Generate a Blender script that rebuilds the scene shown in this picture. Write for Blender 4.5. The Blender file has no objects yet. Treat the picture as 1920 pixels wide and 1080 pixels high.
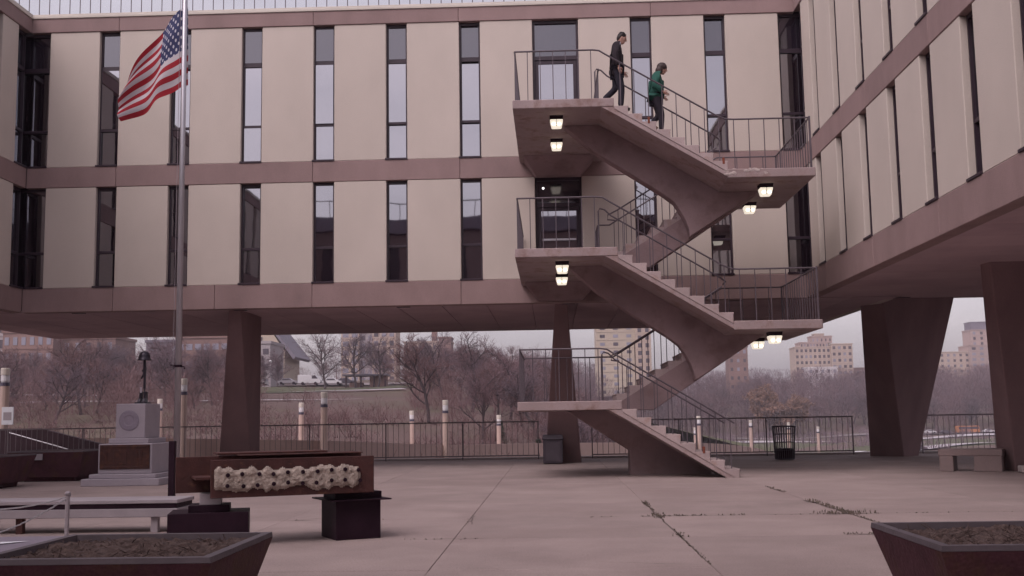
import bpy, bmesh, math, random
from mathutils import Vector, Matrix
R = math.radians
random.seed(7)
scene = bpy.context.scene
col = scene.collection

# ------------------------------------------------------------------ camera
CAM_Z = 1.30
YAW, PITCH, ROLL, FPX = 0.0341468, 0.1157269, -0.0158759, 2084.178
fwd = Vector((-math.sin(YAW)*math.cos(PITCH), math.cos(YAW)*math.cos(PITCH), math.sin(PITCH)))
rgt = Vector((math.cos(YAW), math.sin(YAW), 0))
upv = rgt.cross(fwd)
r2 = rgt*math.cos(ROLL) + upv*math.sin(ROLL)
u2 = -rgt*math.sin(ROLL) + upv*math.cos(ROLL)
cam_data = bpy.data.cameras.new("camera")
cam_data.sensor_width = 36
cam_data.lens = 36*FPX/1920
cam_data.clip_end = 6000
cam = bpy.data.objects.new("camera", cam_data)
m = Matrix((r2, u2, -fwd)).transposed().to_4x4()
m.translation = (0, 0, CAM_Z)
cam.matrix_world = m
col.objects.link(cam)
scene.camera = cam

# ------------------------------------------------------------------ world, sun, exposure
SUN_ELEV, SUN_AZ = R(50), R(216)       # soft light from behind the camera, a little to its left
world = bpy.data.worlds.new("World"); scene.world = world; world.use_nodes = True
nt = world.node_tree; nt.nodes.clear()
def wn(t, **k):
    n = nt.nodes.new(t)
    for a, b in k.items(): setattr(n, a, b)
    return n
sky = wn('ShaderNodeTexSky', sky_type='NISHITA', sun_disc=False, sun_elevation=SUN_ELEV, sun_rotation=SUN_AZ)
sky.air_density = 1.2; sky.dust_density = 3.5; sky.ozone_density = 1.0
hsv = wn('ShaderNodeHueSaturation'); hsv.inputs['Saturation'].default_value = 0.22
tint = wn('ShaderNodeMix', data_type='RGBA', blend_type='MULTIPLY'); tint.inputs[0].default_value = 1
tint.inputs[7].default_value = (1.0, 0.905, 0.965, 1)
tc = wn('ShaderNodeTexCoord'); mp = wn('ShaderNodeMapping'); mp.inputs['Scale'].default_value = (1, 1, 4.5)
nz = wn('ShaderNodeTexNoise'); nz.inputs['Scale'].default_value = 2.6; nz.inputs['Detail'].default_value = 7; nz.inputs['Roughness'].default_value = 0.55
cr = wn('ShaderNodeValToRGB'); cr.color_ramp.elements[0].position = 0.34; cr.color_ramp.elements[1].position = 0.68
cr.color_ramp.elements[0].color = (1.44, 1.44, 1.47, 1); cr.color_ramp.elements[1].color = (1.80, 1.77, 1.77, 1)
cl = wn('ShaderNodeMix', data_type='RGBA', blend_type='MULTIPLY'); cl.inputs[0].default_value = 1
bg = wn('ShaderNodeBackground'); bg.inputs['Strength'].default_value = 0.12
wo = wn('ShaderNodeOutputWorld')
L = nt.links.new
L(sky.outputs[0], hsv.inputs['Color']); L(hsv.outputs[0], tint.inputs[6])
L(tc.outputs['Generated'], mp.inputs[0]); L(mp.outputs[0], nz.inputs['Vector']); L(nz.outputs[0], cr.inputs[0])
L(tint.outputs[2], cl.inputs[6]); L(cr.outputs[0], cl.inputs[7]); L(cl.outputs[2], bg.inputs[0]); L(bg.outputs[0], wo.inputs[0])

sun_data = bpy.data.lights.new("sun", 'SUN'); sun_data.energy = 0.62; sun_data.angle = R(40); sun_data.color = (1.0, 0.93, 0.88)
sun = bpy.data.objects.new("sun", sun_data); col.objects.link(sun)
sd = Vector((math.sin(SUN_AZ)*math.cos(SUN_ELEV), math.cos(SUN_AZ)*math.cos(SUN_ELEV), math.sin(SUN_ELEV)))
sun.rotation_euler = sd.to_track_quat('Z', 'Y').to_euler()

vs = scene.view_settings
vs.view_transform = 'Standard'; vs.look = 'None'; vs.gamma = 1; vs.use_curve_mapping = False
vs.exposure = 0.0

# ------------------------------------------------------------------ materials
MATS = {}
def mat(name, base, rough=0.8, var=0.12, scale=1.2, bump=0.0, bscale=30, metal=0.0, spec=0.4, stretch=(1, 1, 1), second=None, sfac=(0.5, 0.7), s2scale=None, fine=0.0):
    if name in MATS: return MATS[name]
    mt = bpy.data.materials.new(name); mt.use_nodes = True; MATS[name] = mt
    n = mt.node_tree.nodes; l = mt.node_tree.links.new; p = n['Principled BSDF']
    p.inputs['Roughness'].default_value = rough; p.inputs['Metallic'].default_value = metal
    p.inputs['Specular IOR Level'].default_value = spec
    p.inputs['Base Color'].default_value = (*base, 1)
    g = n.new('ShaderNodeNewGeometry'); mpn = n.new('ShaderNodeMapping'); mpn.inputs['Scale'].default_value = stretch
    l(g.outputs['Position'], mpn.inputs[0])
    out = None
    if var > 0:
        t = n.new('ShaderNodeTexNoise'); t.inputs['Scale'].default_value = scale; t.inputs['Detail'].default_value = 8; t.inputs['Roughness'].default_value = 0.6
        l(mpn.outputs[0], t.inputs['Vector'])
        mr = n.new('ShaderNodeMapRange'); mr.inputs[1].default_value = 0.25; mr.inputs[2].default_value = 0.75
        mr.inputs[3].default_value = 1-var; mr.inputs[4].default_value = 1+var
        l(t.outputs[0], mr.inputs[0])
        mx = n.new('ShaderNodeMix'); mx.data_type = 'RGBA'; mx.blend_type = 'MULTIPLY'; mx.inputs[0].default_value = 1
        mx.inputs[6].default_value = (*base, 1); l(mr.outputs[0], mx.inputs[7]); out = mx.outputs[2]
        # per-object shift so that no two pieces are exactly alike
        oi = n.new('ShaderNodeObjectInfo'); m2 = n.new('ShaderNodeMapRange'); m2.inputs[3].default_value = 1-var*0.35; m2.inputs[4].default_value = 1+var*0.35
        l(oi.outputs['Random'], m2.inputs[0])
        mx2 = n.new('ShaderNodeMix'); mx2.data_type = 'RGBA'; mx2.blend_type = 'MULTIPLY'; mx2.inputs[0].default_value = 1
        l(out, mx2.inputs[6]); l(m2.outputs[0], mx2.inputs[7]); out = mx2.outputs[2]
    if second is not None:
        t2 = n.new('ShaderNodeTexNoise'); t2.inputs['Scale'].default_value = s2scale or scale*2.3; t2.inputs['Detail'].default_value = 9; t2.inputs['Roughness'].default_value = 0.65
        l(mpn.outputs[0], t2.inputs['Vector'])
        m3 = n.new('ShaderNodeMapRange'); m3.inputs[1].default_value = sfac[0]; m3.inputs[2].default_value = sfac[1]; l(t2.outputs[0], m3.inputs[0])
        mx3 = n.new('ShaderNodeMix'); mx3.data_type = 'RGBA'; l(m3.outputs[0], mx3.inputs[0])
        if out: l(out, mx3.inputs[6])
        else: mx3.inputs[6].default_value = (*base, 1)
        mx3.inputs[7].default_value = (*second, 1); out = mx3.outputs[2]
    if fine > 0:
        t4 = n.new('ShaderNodeTexNoise'); t4.inputs['Scale'].default_value = 60; t4.inputs['Detail'].default_value = 3
        l(g.outputs['Position'], t4.inputs['Vector'])
        m5 = n.new('ShaderNodeMapRange'); m5.inputs[1].default_value = 0.3; m5.inputs[2].default_value = 0.7; m5.inputs[3].default_value = 1-fine; m5.inputs[4].default_value = 1+fine
        l(t4.outputs[0], m5.inputs[0])
        mx5 = n.new('ShaderNodeMix'); mx5.data_type = 'RGBA'; mx5.blend_type = 'MULTIPLY'; mx5.inputs[0].default_value = 1
        l(out, mx5.inputs[6]); l(m5.outputs[0], mx5.inputs[7]); out = mx5.outputs[2]
    if out: l(out, p.inputs['Base Color'])
    if bump > 0:
        t3 = n.new('ShaderNodeTexNoise'); t3.inputs['Scale'].default_value = bscale; t3.inputs['Detail'].default_value = 6
        l(g.outputs['Position'], t3.inputs['Vector'])
        b = n.new('ShaderNodeBump'); b.inputs['Strength'].default_value = bump; b.inputs['Distance'].default_value = 0.02
        l(t3.outputs[0], b.inputs['Height']); l(b.outputs[0], p.inputs['Normal'])
    return mt
def glass_mat(name, refl, dark, rough=0.02):
    mt = bpy.data.materials.new(name); mt.use_nodes = True; MATS[name] = mt
    n = mt.node_tree.nodes; l = mt.node_tree.links.new; n.clear()
    o = n.new('ShaderNodeOutputMaterial'); d = n.new('ShaderNodeBsdfDiffuse'); d.inputs[0].default_value = (*dark, 1)
    gl = n.new('ShaderNodeBsdfGlossy'); gl.inputs['Roughness'].default_value = rough; gl.inputs[0].default_value = (0.93, 0.93, 1.0, 1)
    t = n.new('ShaderNodeTexNoise'); t.inputs['Scale'].default_value = 0.9
    g = n.new('ShaderNodeNewGeometry'); l(g.outputs['Position'], t.inputs['Vector'])
    b = n.new('ShaderNodeBump'); b.inputs['Strength'].default_value = 0.03; b.inputs['Distance'].default_value = 0.05
    l(t.outputs[0], b.inputs['Height']); l(b.outputs[0], gl.inputs['Normal'])
    mx = n.new('ShaderNodeMixShader'); mx.inputs[0].default_value = refl
    l(d.outputs[0], mx.inputs[1]); l(gl.outputs[0], mx.inputs[2]); l(mx.outputs[0], o.inputs[0])
    return mt
def emit_mat(name, color, strength):
    mt = bpy.data.materials.new(name); mt.use_nodes = True; MATS[name] = mt
    p = mt.node_tree.nodes['Principled BSDF']; p.inputs['Base Color'].default_value = (*color, 1)
    p.inputs['Emission Color'].default_value = (*color, 1); p.inputs['Emission Strength'].default_value = strength
    return mt
mat('panel', (0.505, 0.438, 0.393), 0.85, 0.075, 0.7, 0.2, 45, stretch=(1, 1, 0.6), fine=0.06, spec=0.20)
mat('fascia', (0.265, 0.184, 0.178), 0.85, 0.15, 1.3, 0.2, 40, stretch=(1, 1, 0.5), fine=0.06, spec=0.20)
mat('coping', (0.52, 0.47, 0.42), 0.7, 0.08, 0.8)
mat('soffit', (0.440, 0.330, 0.345), 0.9, 0.16, 0.6, 0.1, 20, spec=0.10)
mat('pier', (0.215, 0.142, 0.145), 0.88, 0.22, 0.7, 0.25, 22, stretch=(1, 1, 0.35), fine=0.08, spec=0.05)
mat('stair', (0.325, 0.252, 0.250), 0.88, 0.16, 1.3, 0.25, 35, second=(0.215, 0.14, 0.125), sfac=(0.5, 0.70), s2scale=2.6, fine=0.08, spec=0.20)
mat('step', (0.375, 0.297, 0.292), 0.88, 0.16, 2.0, 0.25, 35, second=(0.30, 0.19, 0.16), sfac=(0.55, 0.75), s2scale=3.0, fine=0.08, spec=0.20)
mat('beam', (0.265, 0.190, 0.195), 0.9, 0.22, 0.9, 0.2, 25, second=(0.19, 0.125, 0.12), sfac=(0.5, 0.72), fine=0.06, spec=0.10)
mat('frame', (0.030, 0.016, 0.026), 0.45, 0.1, 3)
mat('dark_core', (0.02, 0.012, 0.016), 0.9, 0)
glass_mat('glass', 0.33, (0.014, 0.008, 0.012))
glass_mat('glass_dark', 0.13, (0.02, 0.014, 0.022), 0.06)
mat('rail', (0.105, 0.084, 0.098), 0.5, 0.15, 4, metal=0.3)
mat('rust_stub', (0.18, 0.05, 0.03), 0.85, 0.2, 8)
mat('slab', (0.315, 0.245, 0.232), 0.88, 0.17, 0.8, 0.45, 60, second=(0.262, 0.198, 0.187), sfac=(0.48, 0.72), s2scale=0.3, fine=0.14, spec=0.30)
mat('joint', (0.285, 0.220, 0.207), 0.95, 0.15, 3)
mat('kerb', (0.42, 0.36, 0.35), 0.85, 0.12, 2)
mat('weed', (0.145, 0.115, 0.095), 0.9, 0.3, 6)
mat('planter', (0.082, 0.034, 0.044), 0.75, 0.3, 3.5, 0.35, 28, second=(0.085, 0.045, 0.03), sfac=(0.52, 0.7), s2scale=2.6, fine=0.15, spec=0.15)
mat('planter_rim', (0.095, 0.075, 0.086), 0.7, 0.2, 5, 0.2, 30)
mat('soil', (0.085, 0.055, 0.050), 0.95, 0.3, 9, 0.8, 40, second=(0.115, 0.078, 0.068), sfac=(0.5, 0.65), s2scale=22)
mat('granite', (0.315, 0.275, 0.310), 0.6, 0.08, 3, fine=0.12)
mat('granite_dark', (0.215, 0.180, 0.225), 0.6, 0.08, 3, fine=0.12)
mat('bronze_plate', (0.055, 0.022, 0.02), 0.4, 0.3, 8, metal=0.4, second=(0.10, 0.04, 0.025), sfac=(0.5, 0.7), s2scale=10)
mat('bronze', (0.032, 0.026, 0.036), 0.4, 0.2, 10, metal=0.5)
mat('silver', (0.42, 0.40, 0.43), 0.35, 0.06, 2, metal=0.6)
mat('black_steel', (0.022, 0.010, 0.017), 0.55, 0.25, 5, 0.1, 30, spec=0.08)
mat('rust_steel', (0.062, 0.02, 0.018), 0.75, 0.35, 6, 0.3, 40, second=(0.12, 0.05, 0.03), sfac=(0.58, 0.72), s2scale=9)
mat('plaster', (0.370, 0.305, 0.265), 0.92, 0.25, 12, 0.9, 45, second=(0.21, 0.155, 0.13), sfac=(0.5, 0.68), s2scale=26)
mat('bench_pale', (0.30, 0.26, 0.28), 0.7, 0.12, 3)
mat('concrete_bench', (0.235, 0.175, 0.17), 0.88, 0.12, 2, 0.2, 30, fine=0.08)
mat('bin_dark', (0.05, 0.038, 0.052), 0.5, 0.15, 4)
mat('bin_panel', (0.075, 0.06, 0.075), 0.7, 0.15, 4)
mat('tan_post', (0.44, 0.325, 0.285), 0.8, 0.08, 2)
mat('lamp_white', (0.62, 0.60, 0.62), 0.4, 0.05, 3)
mat('blue_band', (0.07, 0.06, 0.09), 0.5, 0.1, 3)
mat('pink_wall', (0.40, 0.285, 0.255), 0.88, 0.10, 1.0, fine=0.06)
mat('dark_wall', (0.045, 0.022, 0.03), 0.85, 0.2, 2)
mat('sign_white', (0.62, 0.62, 0.66), 0.6, 0.05, 4)
mat('paper', (0.75, 0.75, 0.80), 0.6, 0.03, 4)
emit_mat('bulb', (1.0, 0.90, 0.70), 7)
emit_mat('spot', (1.0, 0.95, 0.95), 3)
mt = mat('diffuser', (0.85, 0.76, 0.62), 0.35, 0)
mt.node_tree.nodes['Principled BSDF'].inputs['Emission Color'].default_value = (1.0, 0.90, 0.74, 1)
mt.node_tree.nodes['Principled BSDF'].inputs['Emission Strength'].default_value = 0.8

# ------------------------------------------------------------------ mesh helpers
class MB:
    def __init__(s): s.v = []; s.f = []
    def add(s, vs, fs):
        o = len(s.v); s.v += [tuple(p) for p in vs]; s.f += [tuple(i+o for i in q) for q in fs]; return s
    def box(s, x0, x1, y0, y1, z0, z1):
        return s.hexa([(x0, y0), (x1, y0), (x1, y1), (x0, y1)], z0, [(x0, y0), (x1, y0), (x1, y1), (x0, y1)], z1)
    def hexa(s, b, zb, t, zt):
        n = len(b)
        vs = [(p[0], p[1], zb) for p in b] + [(p[0], p[1], zt) for p in t]
        return s.add(vs, [tuple(reversed(range(n))), tuple(range(n, 2*n))] + [(i, (i+1) % n, n+(i+1) % n, n+i) for i in range(n)])
    def prism_y(s, poly, y0, y1):          # poly of (x,z), extruded along y
        n = len(poly)
        vs = [(p[0], y0, p[1]) for p in poly] + [(p[0], y1, p[1]) for p in poly]
        return s.add(vs, [tuple(range(n)), tuple(reversed(range(n, 2*n)))] + [(i, n+i, n+(i+1) % n, (i+1) % n) for i in range(n)])
    def tube(s, pts, r, n=6, r1=None, cap=True):
        pts = [Vector(p) for p in pts]; k = len(pts); rings = []
        for i, p in enumerate(pts):
            d = (pts[min(i+1, k-1)] - pts[max(i-1, 0)]).normalized()
            a = d.cross(Vector((0, 0, 1)) if abs(d.z) < 0.9 else Vector((1, 0, 0))).normalized(); b = d.cross(a)
            rr = r if r1 is None else r + (r1-r)*i/(k-1)
            rings.append([p + (a*math.cos(2*math.pi*j/n) + b*math.sin(2*math.pi*j/n))*rr for j in range(n)])
        vs = [q for rg in rings for q in rg]; fs = []
        for i in range(k-1):
            for j in range(n): fs.append((i*n+j, i*n+(j+1) % n, (i+1)*n+(j+1) % n, (i+1)*n+j))
        if cap: fs += [tuple(reversed(range(n))), tuple(range((k-1)*n, k*n))]
        return s.add(vs, fs)
    def lathe(s, prof, cx=0, cy=0, n=16):
        vs = []; fs = []; k = len(prof)
        for r, z in prof:
            for j in range(n): vs.append((cx+r*math.cos(2*math.pi*j/n), cy+r*math.sin(2*math.pi*j/n), z))
        for i in range(k-1):
            for j in range(n): fs.append((i*n+j, i*n+(j+1) % n, (i+1)*n+(j+1) % n, (i+1)*n+j))
        fs += [tuple(reversed(range(n))), tuple(range((k-1)*n, k*n))]
        return s.add(vs, fs)
    def ball(s, c, rx, ry, rz, n=10, k=7, rot=None):
        vs = []; fs = []
        for i in range(k+1):
            th = math.pi*i/k
            for j in range(n):
                ph = 2*math.pi*j/n
                p = Vector((rx*math.sin(th)*math.cos(ph), ry*math.sin(th)*math.sin(ph), rz*math.cos(th)))
                if rot: p = rot @ p
                vs.append(p + Vector(c))
        for i in range(k):
            for j in range(n): fs.append((i*n+j, (i+1)*n+j, (i+1)*n+(j+1) % n, i*n+(j+1) % n))
        return s.add(vs, fs)
    def mesh(s, name, m=None, bevel=0, smooth=False):
        me = bpy.data.meshes.new(name); me.from_pydata(s.v, [], s.f)
        bm = bmesh.new(); bm.from_mesh(me)
        bmesh.ops.remove_doubles(bm, verts=bm.verts, dist=1e-5)
        bmesh.ops.recalc_face_normals(bm, faces=bm.faces)
        if bevel: bmesh.ops.bevel(bm, geom=list(bm.edges), offset=bevel, segments=1, affect='EDGES', clamp_overlap=True)
        bm.to_mesh(me); bm.free()
        if smooth:
            for p in me.polygons: p.use_smooth = True
        if m: me.materials.append(MATS[m] if isinstance(m, str) else m)
        return me
    def build(s, name, m, parent=None, bevel=0, smooth=False, loc=None, rz=0, label=None):
        return put(name, s.mesh(name, m, bevel, smooth), parent, loc, rz, label)
def put(name, me, parent=None, loc=None, rz=0, label=None):
    o = bpy.data.objects.new(name, me); col.objects.link(o)
    if parent: o.parent = parent
    if loc: o.location = loc
    if rz: o.rotation_euler = (0, 0, rz)
    if label: o['label'] = label
    return o
def thing(name, label, cat, loc=(0, 0, 0), rz=0, group=None):
    o = bpy.data.objects.new(name, None); col.objects.link(o)
    o.location = loc; o.rotation_euler = (0, 0, rz); o.empty_display_size = 0.2
    o['label'] = label; o['category'] = cat; o['kind'] = 'thing'
    if group: o['group'] = group
    return o
def tag(o, label, cat, group=None):
    o['label'] = label; o['category'] = cat; o['kind'] = 'thing'
    if group: o['group'] = group
    return o
def struct(o): o['kind'] = 'structure'; return o
def stuff(o, label=None, cat=None):
    o['kind'] = 'stuff'
    if label: o['label'] = label
    if cat: o['category'] = cat
    return o
def boxm(name, sx, sy, sz, m, bevel=0.0): return MB().box(0, sx, 0, sy, 0, sz).mesh(name, m, bevel)
_cache = {}
def shared_box(name, sx, sy, sz, m, bevel=0.0):
    k = (round(sx, 3), round(sy, 3), round(sz, 3), m, bevel)
    if k not in _cache: _cache[k] = boxm(name, sx, sy, sz, m, bevel)
    return _cache[k]

# ------------------------------------------------------------------ terrain, plaza
def lerp_tab(tab, y):
    if y <= tab[0][0]: return tab[0][1]
    for (a, b), (c, d) in zip(tab, tab[1:]):
        if y <= c: return b + (d-b)*(y-a)/(c-a)
    return tab[-1][1]
HL = [(36, -2.4), (60, -2.0), (90, -0.6), (130, 2.2), (200, 6.3), (250, 9.4), (320, 12), (480, 17), (900, 24)]
HR = [(36, -5), (60, -7), (120, -8), (460, -8), (540, 0), (600, 6), (700, 11), (900, 16)]
def sstep(a, b, x):
    t = max(0, min(1, (x-a)/(b-a))); return t*t*(3-2*t)
def terr(x, y):
    w = sstep(-0.06, 0.10, x/max(y, 30))
    h = lerp_tab(HL, y)*(1-w) + lerp_tab(HR, y)*w
    return h + 0.5*math.sin(x*0.05+y*0.031)*min(1, y/150) + 0.3*math.sin(x*0.13-y*0.09)
ys = [35.6, 37, 40, 45, 50, 58, 66, 75, 85, 95, 108, 120, 135, 150, 165, 180, 195, 210, 225, 240, 255, 275, 300, 330, 360, 400, 440, 470, 500, 530, 560, 600, 650, 700, 800, 900, 1100, 1500, 2500]
xs_n = 90
V = []; Fc = []
for y in ys:
    half = max(60, y*0.75)
    for i in range(xs_n+1):
        x = -half + 2*half*i/xs_n
        V.append((x, y, terr(x, y)))
for j in range(len(ys)-1):
    for i in range(xs_n):
        a = j*(xs_n+1)+i; Fc.append((a, a+1, a+xs_n+2, a+xs_n+1))
mat('ground', (0.115, 0.070, 0.062), 0.95, 0.25, 0.06, second=(0.092, 0.070, 0.045), sfac=(0.47, 0.6), s2scale=0.025, fine=0.1)
mat('grass_dull', (0.078, 0.076, 0.040), 0.95, 0.2, 0.1, fine=0.1)
mb = MB(); mb.v = V; mb.f = Fc
terrain = struct(mb.build('hillside_terrain', 'ground', smooth=True))
gs = struct(MB().add([(-2100, -900, -8.6), (2100, -900, -8.6), (2100, 2900, -8.6), (-2100, 2900, -8.6)], [(0, 1, 2, 3)]).build('ground', 'ground'))

# plaza: joint bed, and 2.44 m slabs as pieces
plaza = struct(MB().box(-60, 60, -60, 35.55, -3.0, -0.007).build('plaza', 'joint'))
SL = 2.44
slab_me = MB().box(0.003, SL-0.003, 0.003, SL-0.003, -0.1, 0.0).mesh('paving_slab', 'slab', 0.003)
for i in range(-10, 5):
    for j in range(-4, 12):
        x0 = 1.35+SL*i; y0 = 9.77+SL*j-SL*2
        if y0+SL > 35.5 or y0 < 0: continue
        put('paving_slab', slab_me, plaza, (x0, y0, random.uniform(-0.002, 0.002)))
struct(MB().box(-60, 60, 35.02, 35.5, -0.4, 0.055).build('kerb', 'kerb', bevel=0.012))

# weeds in the joints
mb = MB()
def weed_line(p, q, dens, w, h):
    p = Vector(p); q = Vector(q); n = int((q-p).length*dens*0.22)
    for _ in range(n):
        t = random.random(); c = p.lerp(q, t) + Vector((random.gauss(0, w), random.gauss(0, w)))
        for _ in range(3):
            a = random.uniform(0, 6.28); r = random.uniform(0.006, 0.02); hh = random.uniform(0.3, 1)*h
            mb.add([(c.x, c.y, 0.0), (c.x+r*math.cos(a), c.y+r*math.sin(a), hh*0.6), (c.x+0.6*r*math.cos(a+1.2), c.y+0.6*r*math.sin(a+1.2), hh)], [(0, 1, 2)])
X1, X2 = 1.35, 3.79
weed_line((X1, 14.3), (X1, 16.9), 60, 0.012, 0.025); weed_line((X1, 16.3), (X1, 17.0), 160, 0.035, 0.04)
weed_line((X1, 14.3), (X1, 14.95), 220, 0.05, 0.04); weed_line((X1, 9.9), (X1, 14.3), 40, 0.010, 0.02); weed_line((X1, 12.1), (X1, 12.5), 150, 0.04, 0.03)
weed_line((X1-0.2, 14.65), (X1+1.15, 14.65), 160, 0.03, 0.03); weed_line((X1-0.9, 14.65), (X1-0.5, 14.65), 60, 0.02, 0.02)
weed_line((X2, 14.4), (X2, 16.9), 210, 0.035, 0.05); weed_line((X2-0.35, 14.65), (X2+0.3, 14.65), 420, 0.06, 0.06); weed_line((X2, 12.9), (X2, 14.4), 70, 0.02, 0.03)
weed_line((X2-1.2, 14.65), (X2+4.5, 14.65), 30, 0.01, 0.015); weed_line((X2, 18.7), (X2, 20.3), 100, 0.03, 0.035)
weed_line((X2-0.7, 12.21), (X2, 12.21), 170, 0.025, 0.03); weed_line((-3.53, 14.65), (-2.2, 14.65), 40, 0.02, 0.02)
weed_line((-1.09, 13.6), (-1.09, 15.2), 16, 0.015, 0.015); weed_line((-1.6, 12.21), (-0.6, 12.21), 60, 0.02, 0.02)
for _ in range(14):
    x, y = random.uniform(-5, 5), random.uniform(9, 20); weed_line((x, y), (x+0.05, y+0.03), 60, 0.015, 0.015)
wm_ = mb; mb = MB()
def crack(p, q, w, seed):
    p = Vector(p); q = Vector(q); n = max(6, int((q-p).length/0.03)); d = (q-p).normalized(); nn = Vector((-d.y, d.x)); rnd_ = random.Random(seed); vs = []; off = 0
    for i in range(n+1):
        t_ = i/n; off = off*0.8 + rnd_.gauss(0, 0.005); c = p.lerp(q, t_) + nn*off
        ww = max(0.0015, w*(0.35+0.9*rnd_.random())*math.sin(math.pi*min(1, max(0.03, t_)))**0.5)
        vs += [(c.x-nn.x*ww, c.y-nn.y*ww, 0.0045), (c.x+nn.x*ww*rnd_.uniform(0.5, 1.2), c.y+nn.y*ww, 0.0045)]
    mb.add(vs, [(2*i, 2*i+1, 2*i+3, 2*i+2) for i in range(n)])
for k_, (p, q, w) in enumerate([((X1, 16.9), (X1, 16.2), 0.032), ((X1, 16.3), (X1, 14.4), 0.014), ((X1, 15.0), (X1, 14.3), 0.035), ((X1, 14.4), (X1, 9.9), 0.009), ((X1, 12.5), (X1, 12.1), 0.02), ((X1-0.25, 14.65), (X1+0.75, 14.64), 0.035), ((X1+0.6, 14.65), (X1+1.15, 14.65), 0.016), ((X1-0.9, 14.65), (X1-0.5, 14.65), 0.012),
        ((X2-0.1, 16.95), (X2+0.0, 16.4), 0.05), ((X2, 16.6), (X2, 14.4), 0.028), ((X2-0.3, 14.65), (X2+0.3, 14.65), 0.06), ((X2, 14.5), (X2, 13.0), 0.014), ((X2-1.2, 14.65), (X2-0.2, 14.65), 0.018), ((X2+0.3, 14.65), (X2+4.6, 14.65), 0.006), ((X2, 20.2), (X2, 18.8), 0.022), ((X2-0.7, 12.21), (X2, 12.21), 0.022),
        ((-3.4, 14.7), (-2.6, 15.5), 0.010), ((-3.53, 14.65), (-3.1, 14.66), 0.012), ((-1.6, 12.21), (-0.7, 12.24), 0.011), ((-1.09, 15.2), (-1.02, 13.8), 0.009), ((0.3, 10.2), (1.3, 9.9), 0.005), ((-2.9, 13.0), (-2.6, 13.1), 0.012)]):
    crack(p, q, w, k_)
mat('crack', (0.095, 0.072, 0.062), 0.95, 0.3, 20)
stuff(mb.build('paving_cracks', 'crack'), 'thin dark cracks and open joints in the paving', 'cracks')
mb = wm_
stuff(mb.build('joint_weeds', 'weed'), 'dry weeds growing in the paving joints', 'weeds')

# ------------------------------------------------------------------ the building
bld = thing('memorial_building', 'two storey building raised on concrete piers, pale wall panels between narrow dark windows', 'building', (0, 28.4, 0))
INV = Matrix.Translation((0, -28.4, 0))
def bput(name, me, loc, rz=0): return put(name, me, bld, (loc[0], loc[1]-28.4, loc[2]), rz)
def bbox(name, m, x0, x1, y0, y1, z0, z1, bevel=0.0):
    return bput(name, shared_box(name, x1-x0, y1-y0, z1-z0, m, bevel), (x0, y0, z0))
FY, XR, XL = 28.4, 6.55, -13.78
ZS, Z1, Z2, Z3, Z4, Z5 = 4.21, 4.83, 7.50, 8.05, 11.74, 12.12
REC = 0.17
# dark cores behind panels
bbox('core_wall', 'dark_core', -16.7, 8.75, FY+0.34, 37.3, 4.30, 12.10)
bbox('core_wall', 'dark_core', XR+0.34, 16.5, -8, 29.0, 4.31, 12.08)
bbox('core_wall', 'dark_core', -23.5, XL-0.34, -8, 29.0, 4.31, 12.08)
bbox('core_wall', 'fascia', 8.8, 16.4, 29.1, 37.2, 5.0, 12.06)
# end walls seen from outside the court
bbox('end_wall', 'panel', 8.76, 8.98, FY+0.9, 37.5, 4.21, 12.12)
bbox('end_wall', 'panel', -16.95, -16.72, FY+0.9, 37.5, 4.21, 12.12)
bbox('end_wall', 'panel', -16.72, 8.76, 37.32, 37.5, 4.21, 12.12)
# frame local space: x along the facade, y into the building
def window_mesh(w, z0, z1, bars, sill=True):
    b = MB(); t = 0.045
    b.box(0, t, REC-0.05, REC+0.03, z0, z1); b.box(w-t, w, REC-0.05, REC+0.03, z0, z1)
    b.box(t, w-t, REC-0.05, REC+0.03, z1-0.07, z1); b.box(t, w-t, REC-0.05, REC+0.03, z0, z0+0.05)
    for za, zb in bars: b.box(t, w-t, REC-0.045, REC+0.03, za, zb)
    if sill: b.box(-0.035, w+0.003, -0.035, REC-0.052, z0-0.012, z0+0.035)
    return b.mesh('window', 'frame', 0.004)
_win = {}
def window(org, rz, u, w, z0, z1, bars, kinds, sill=True):
    key = (round(w, 2), z0, tuple(bars))
    if key not in _win:
        es = [z0+0.05] + [e for b in bars for e in b] + [z1-0.07]
        panes = [MB().box(0.043, w-0.043, REC+0.001, REC+0.012, es[2*i], es[2*i+1]).mesh('pane', 'glass_dark' if kinds[i] else 'glass') for i in range(len(bars)+1)]
        _win[key] = (window_mesh(w, z0, z1, bars, sill), panes)
    fr, panes = _win[key]
    p = Vector(org) + Matrix.Rotation(rz, 3, 'Z') @ Vector((u, 0, 0))
    o = bput('window', fr, (p.x, p.y, 0), rz)
    for pm in panes:
        q = put('pane', pm, o); q.rotation_euler = (random.gauss(0, 0.0025), 0, random.gauss(0, 0.004)) 
    return o
BU = [(9.02, 9.09), (10.68, 10.80)]; KU = [0, 0, 1]
BL = [(5.74, 5.81)]; KL = [0, 0]
def lpanel(org, rz, u0, u1, z0, z1, name='wall_panel', m='panel', d=0.20, off=0.0, bevel=0.012):
    g = 0.006
    p = Vector(org) + Matrix.Rotation(rz, 3, 'Z') @ Vector((u0+g/2, off, 0))
    bput(name, shared_box(name, u1-u0-g, d, z1-z0, m, bevel), (p.x, p.y, z0), rz)
org_b = (0, FY, 0)
wins = [(-13.78, -13.25), (-11.9, -11.36), (-9.98, -9.44), (-8.06, -7.52), (-6.14, -5.59), (-4.21, -3.66), (-2.27, -1.72), (-0.33, 0.88), (2.25, 2.80), (4.18, 4.73), (6.12, 6.55)]
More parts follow.
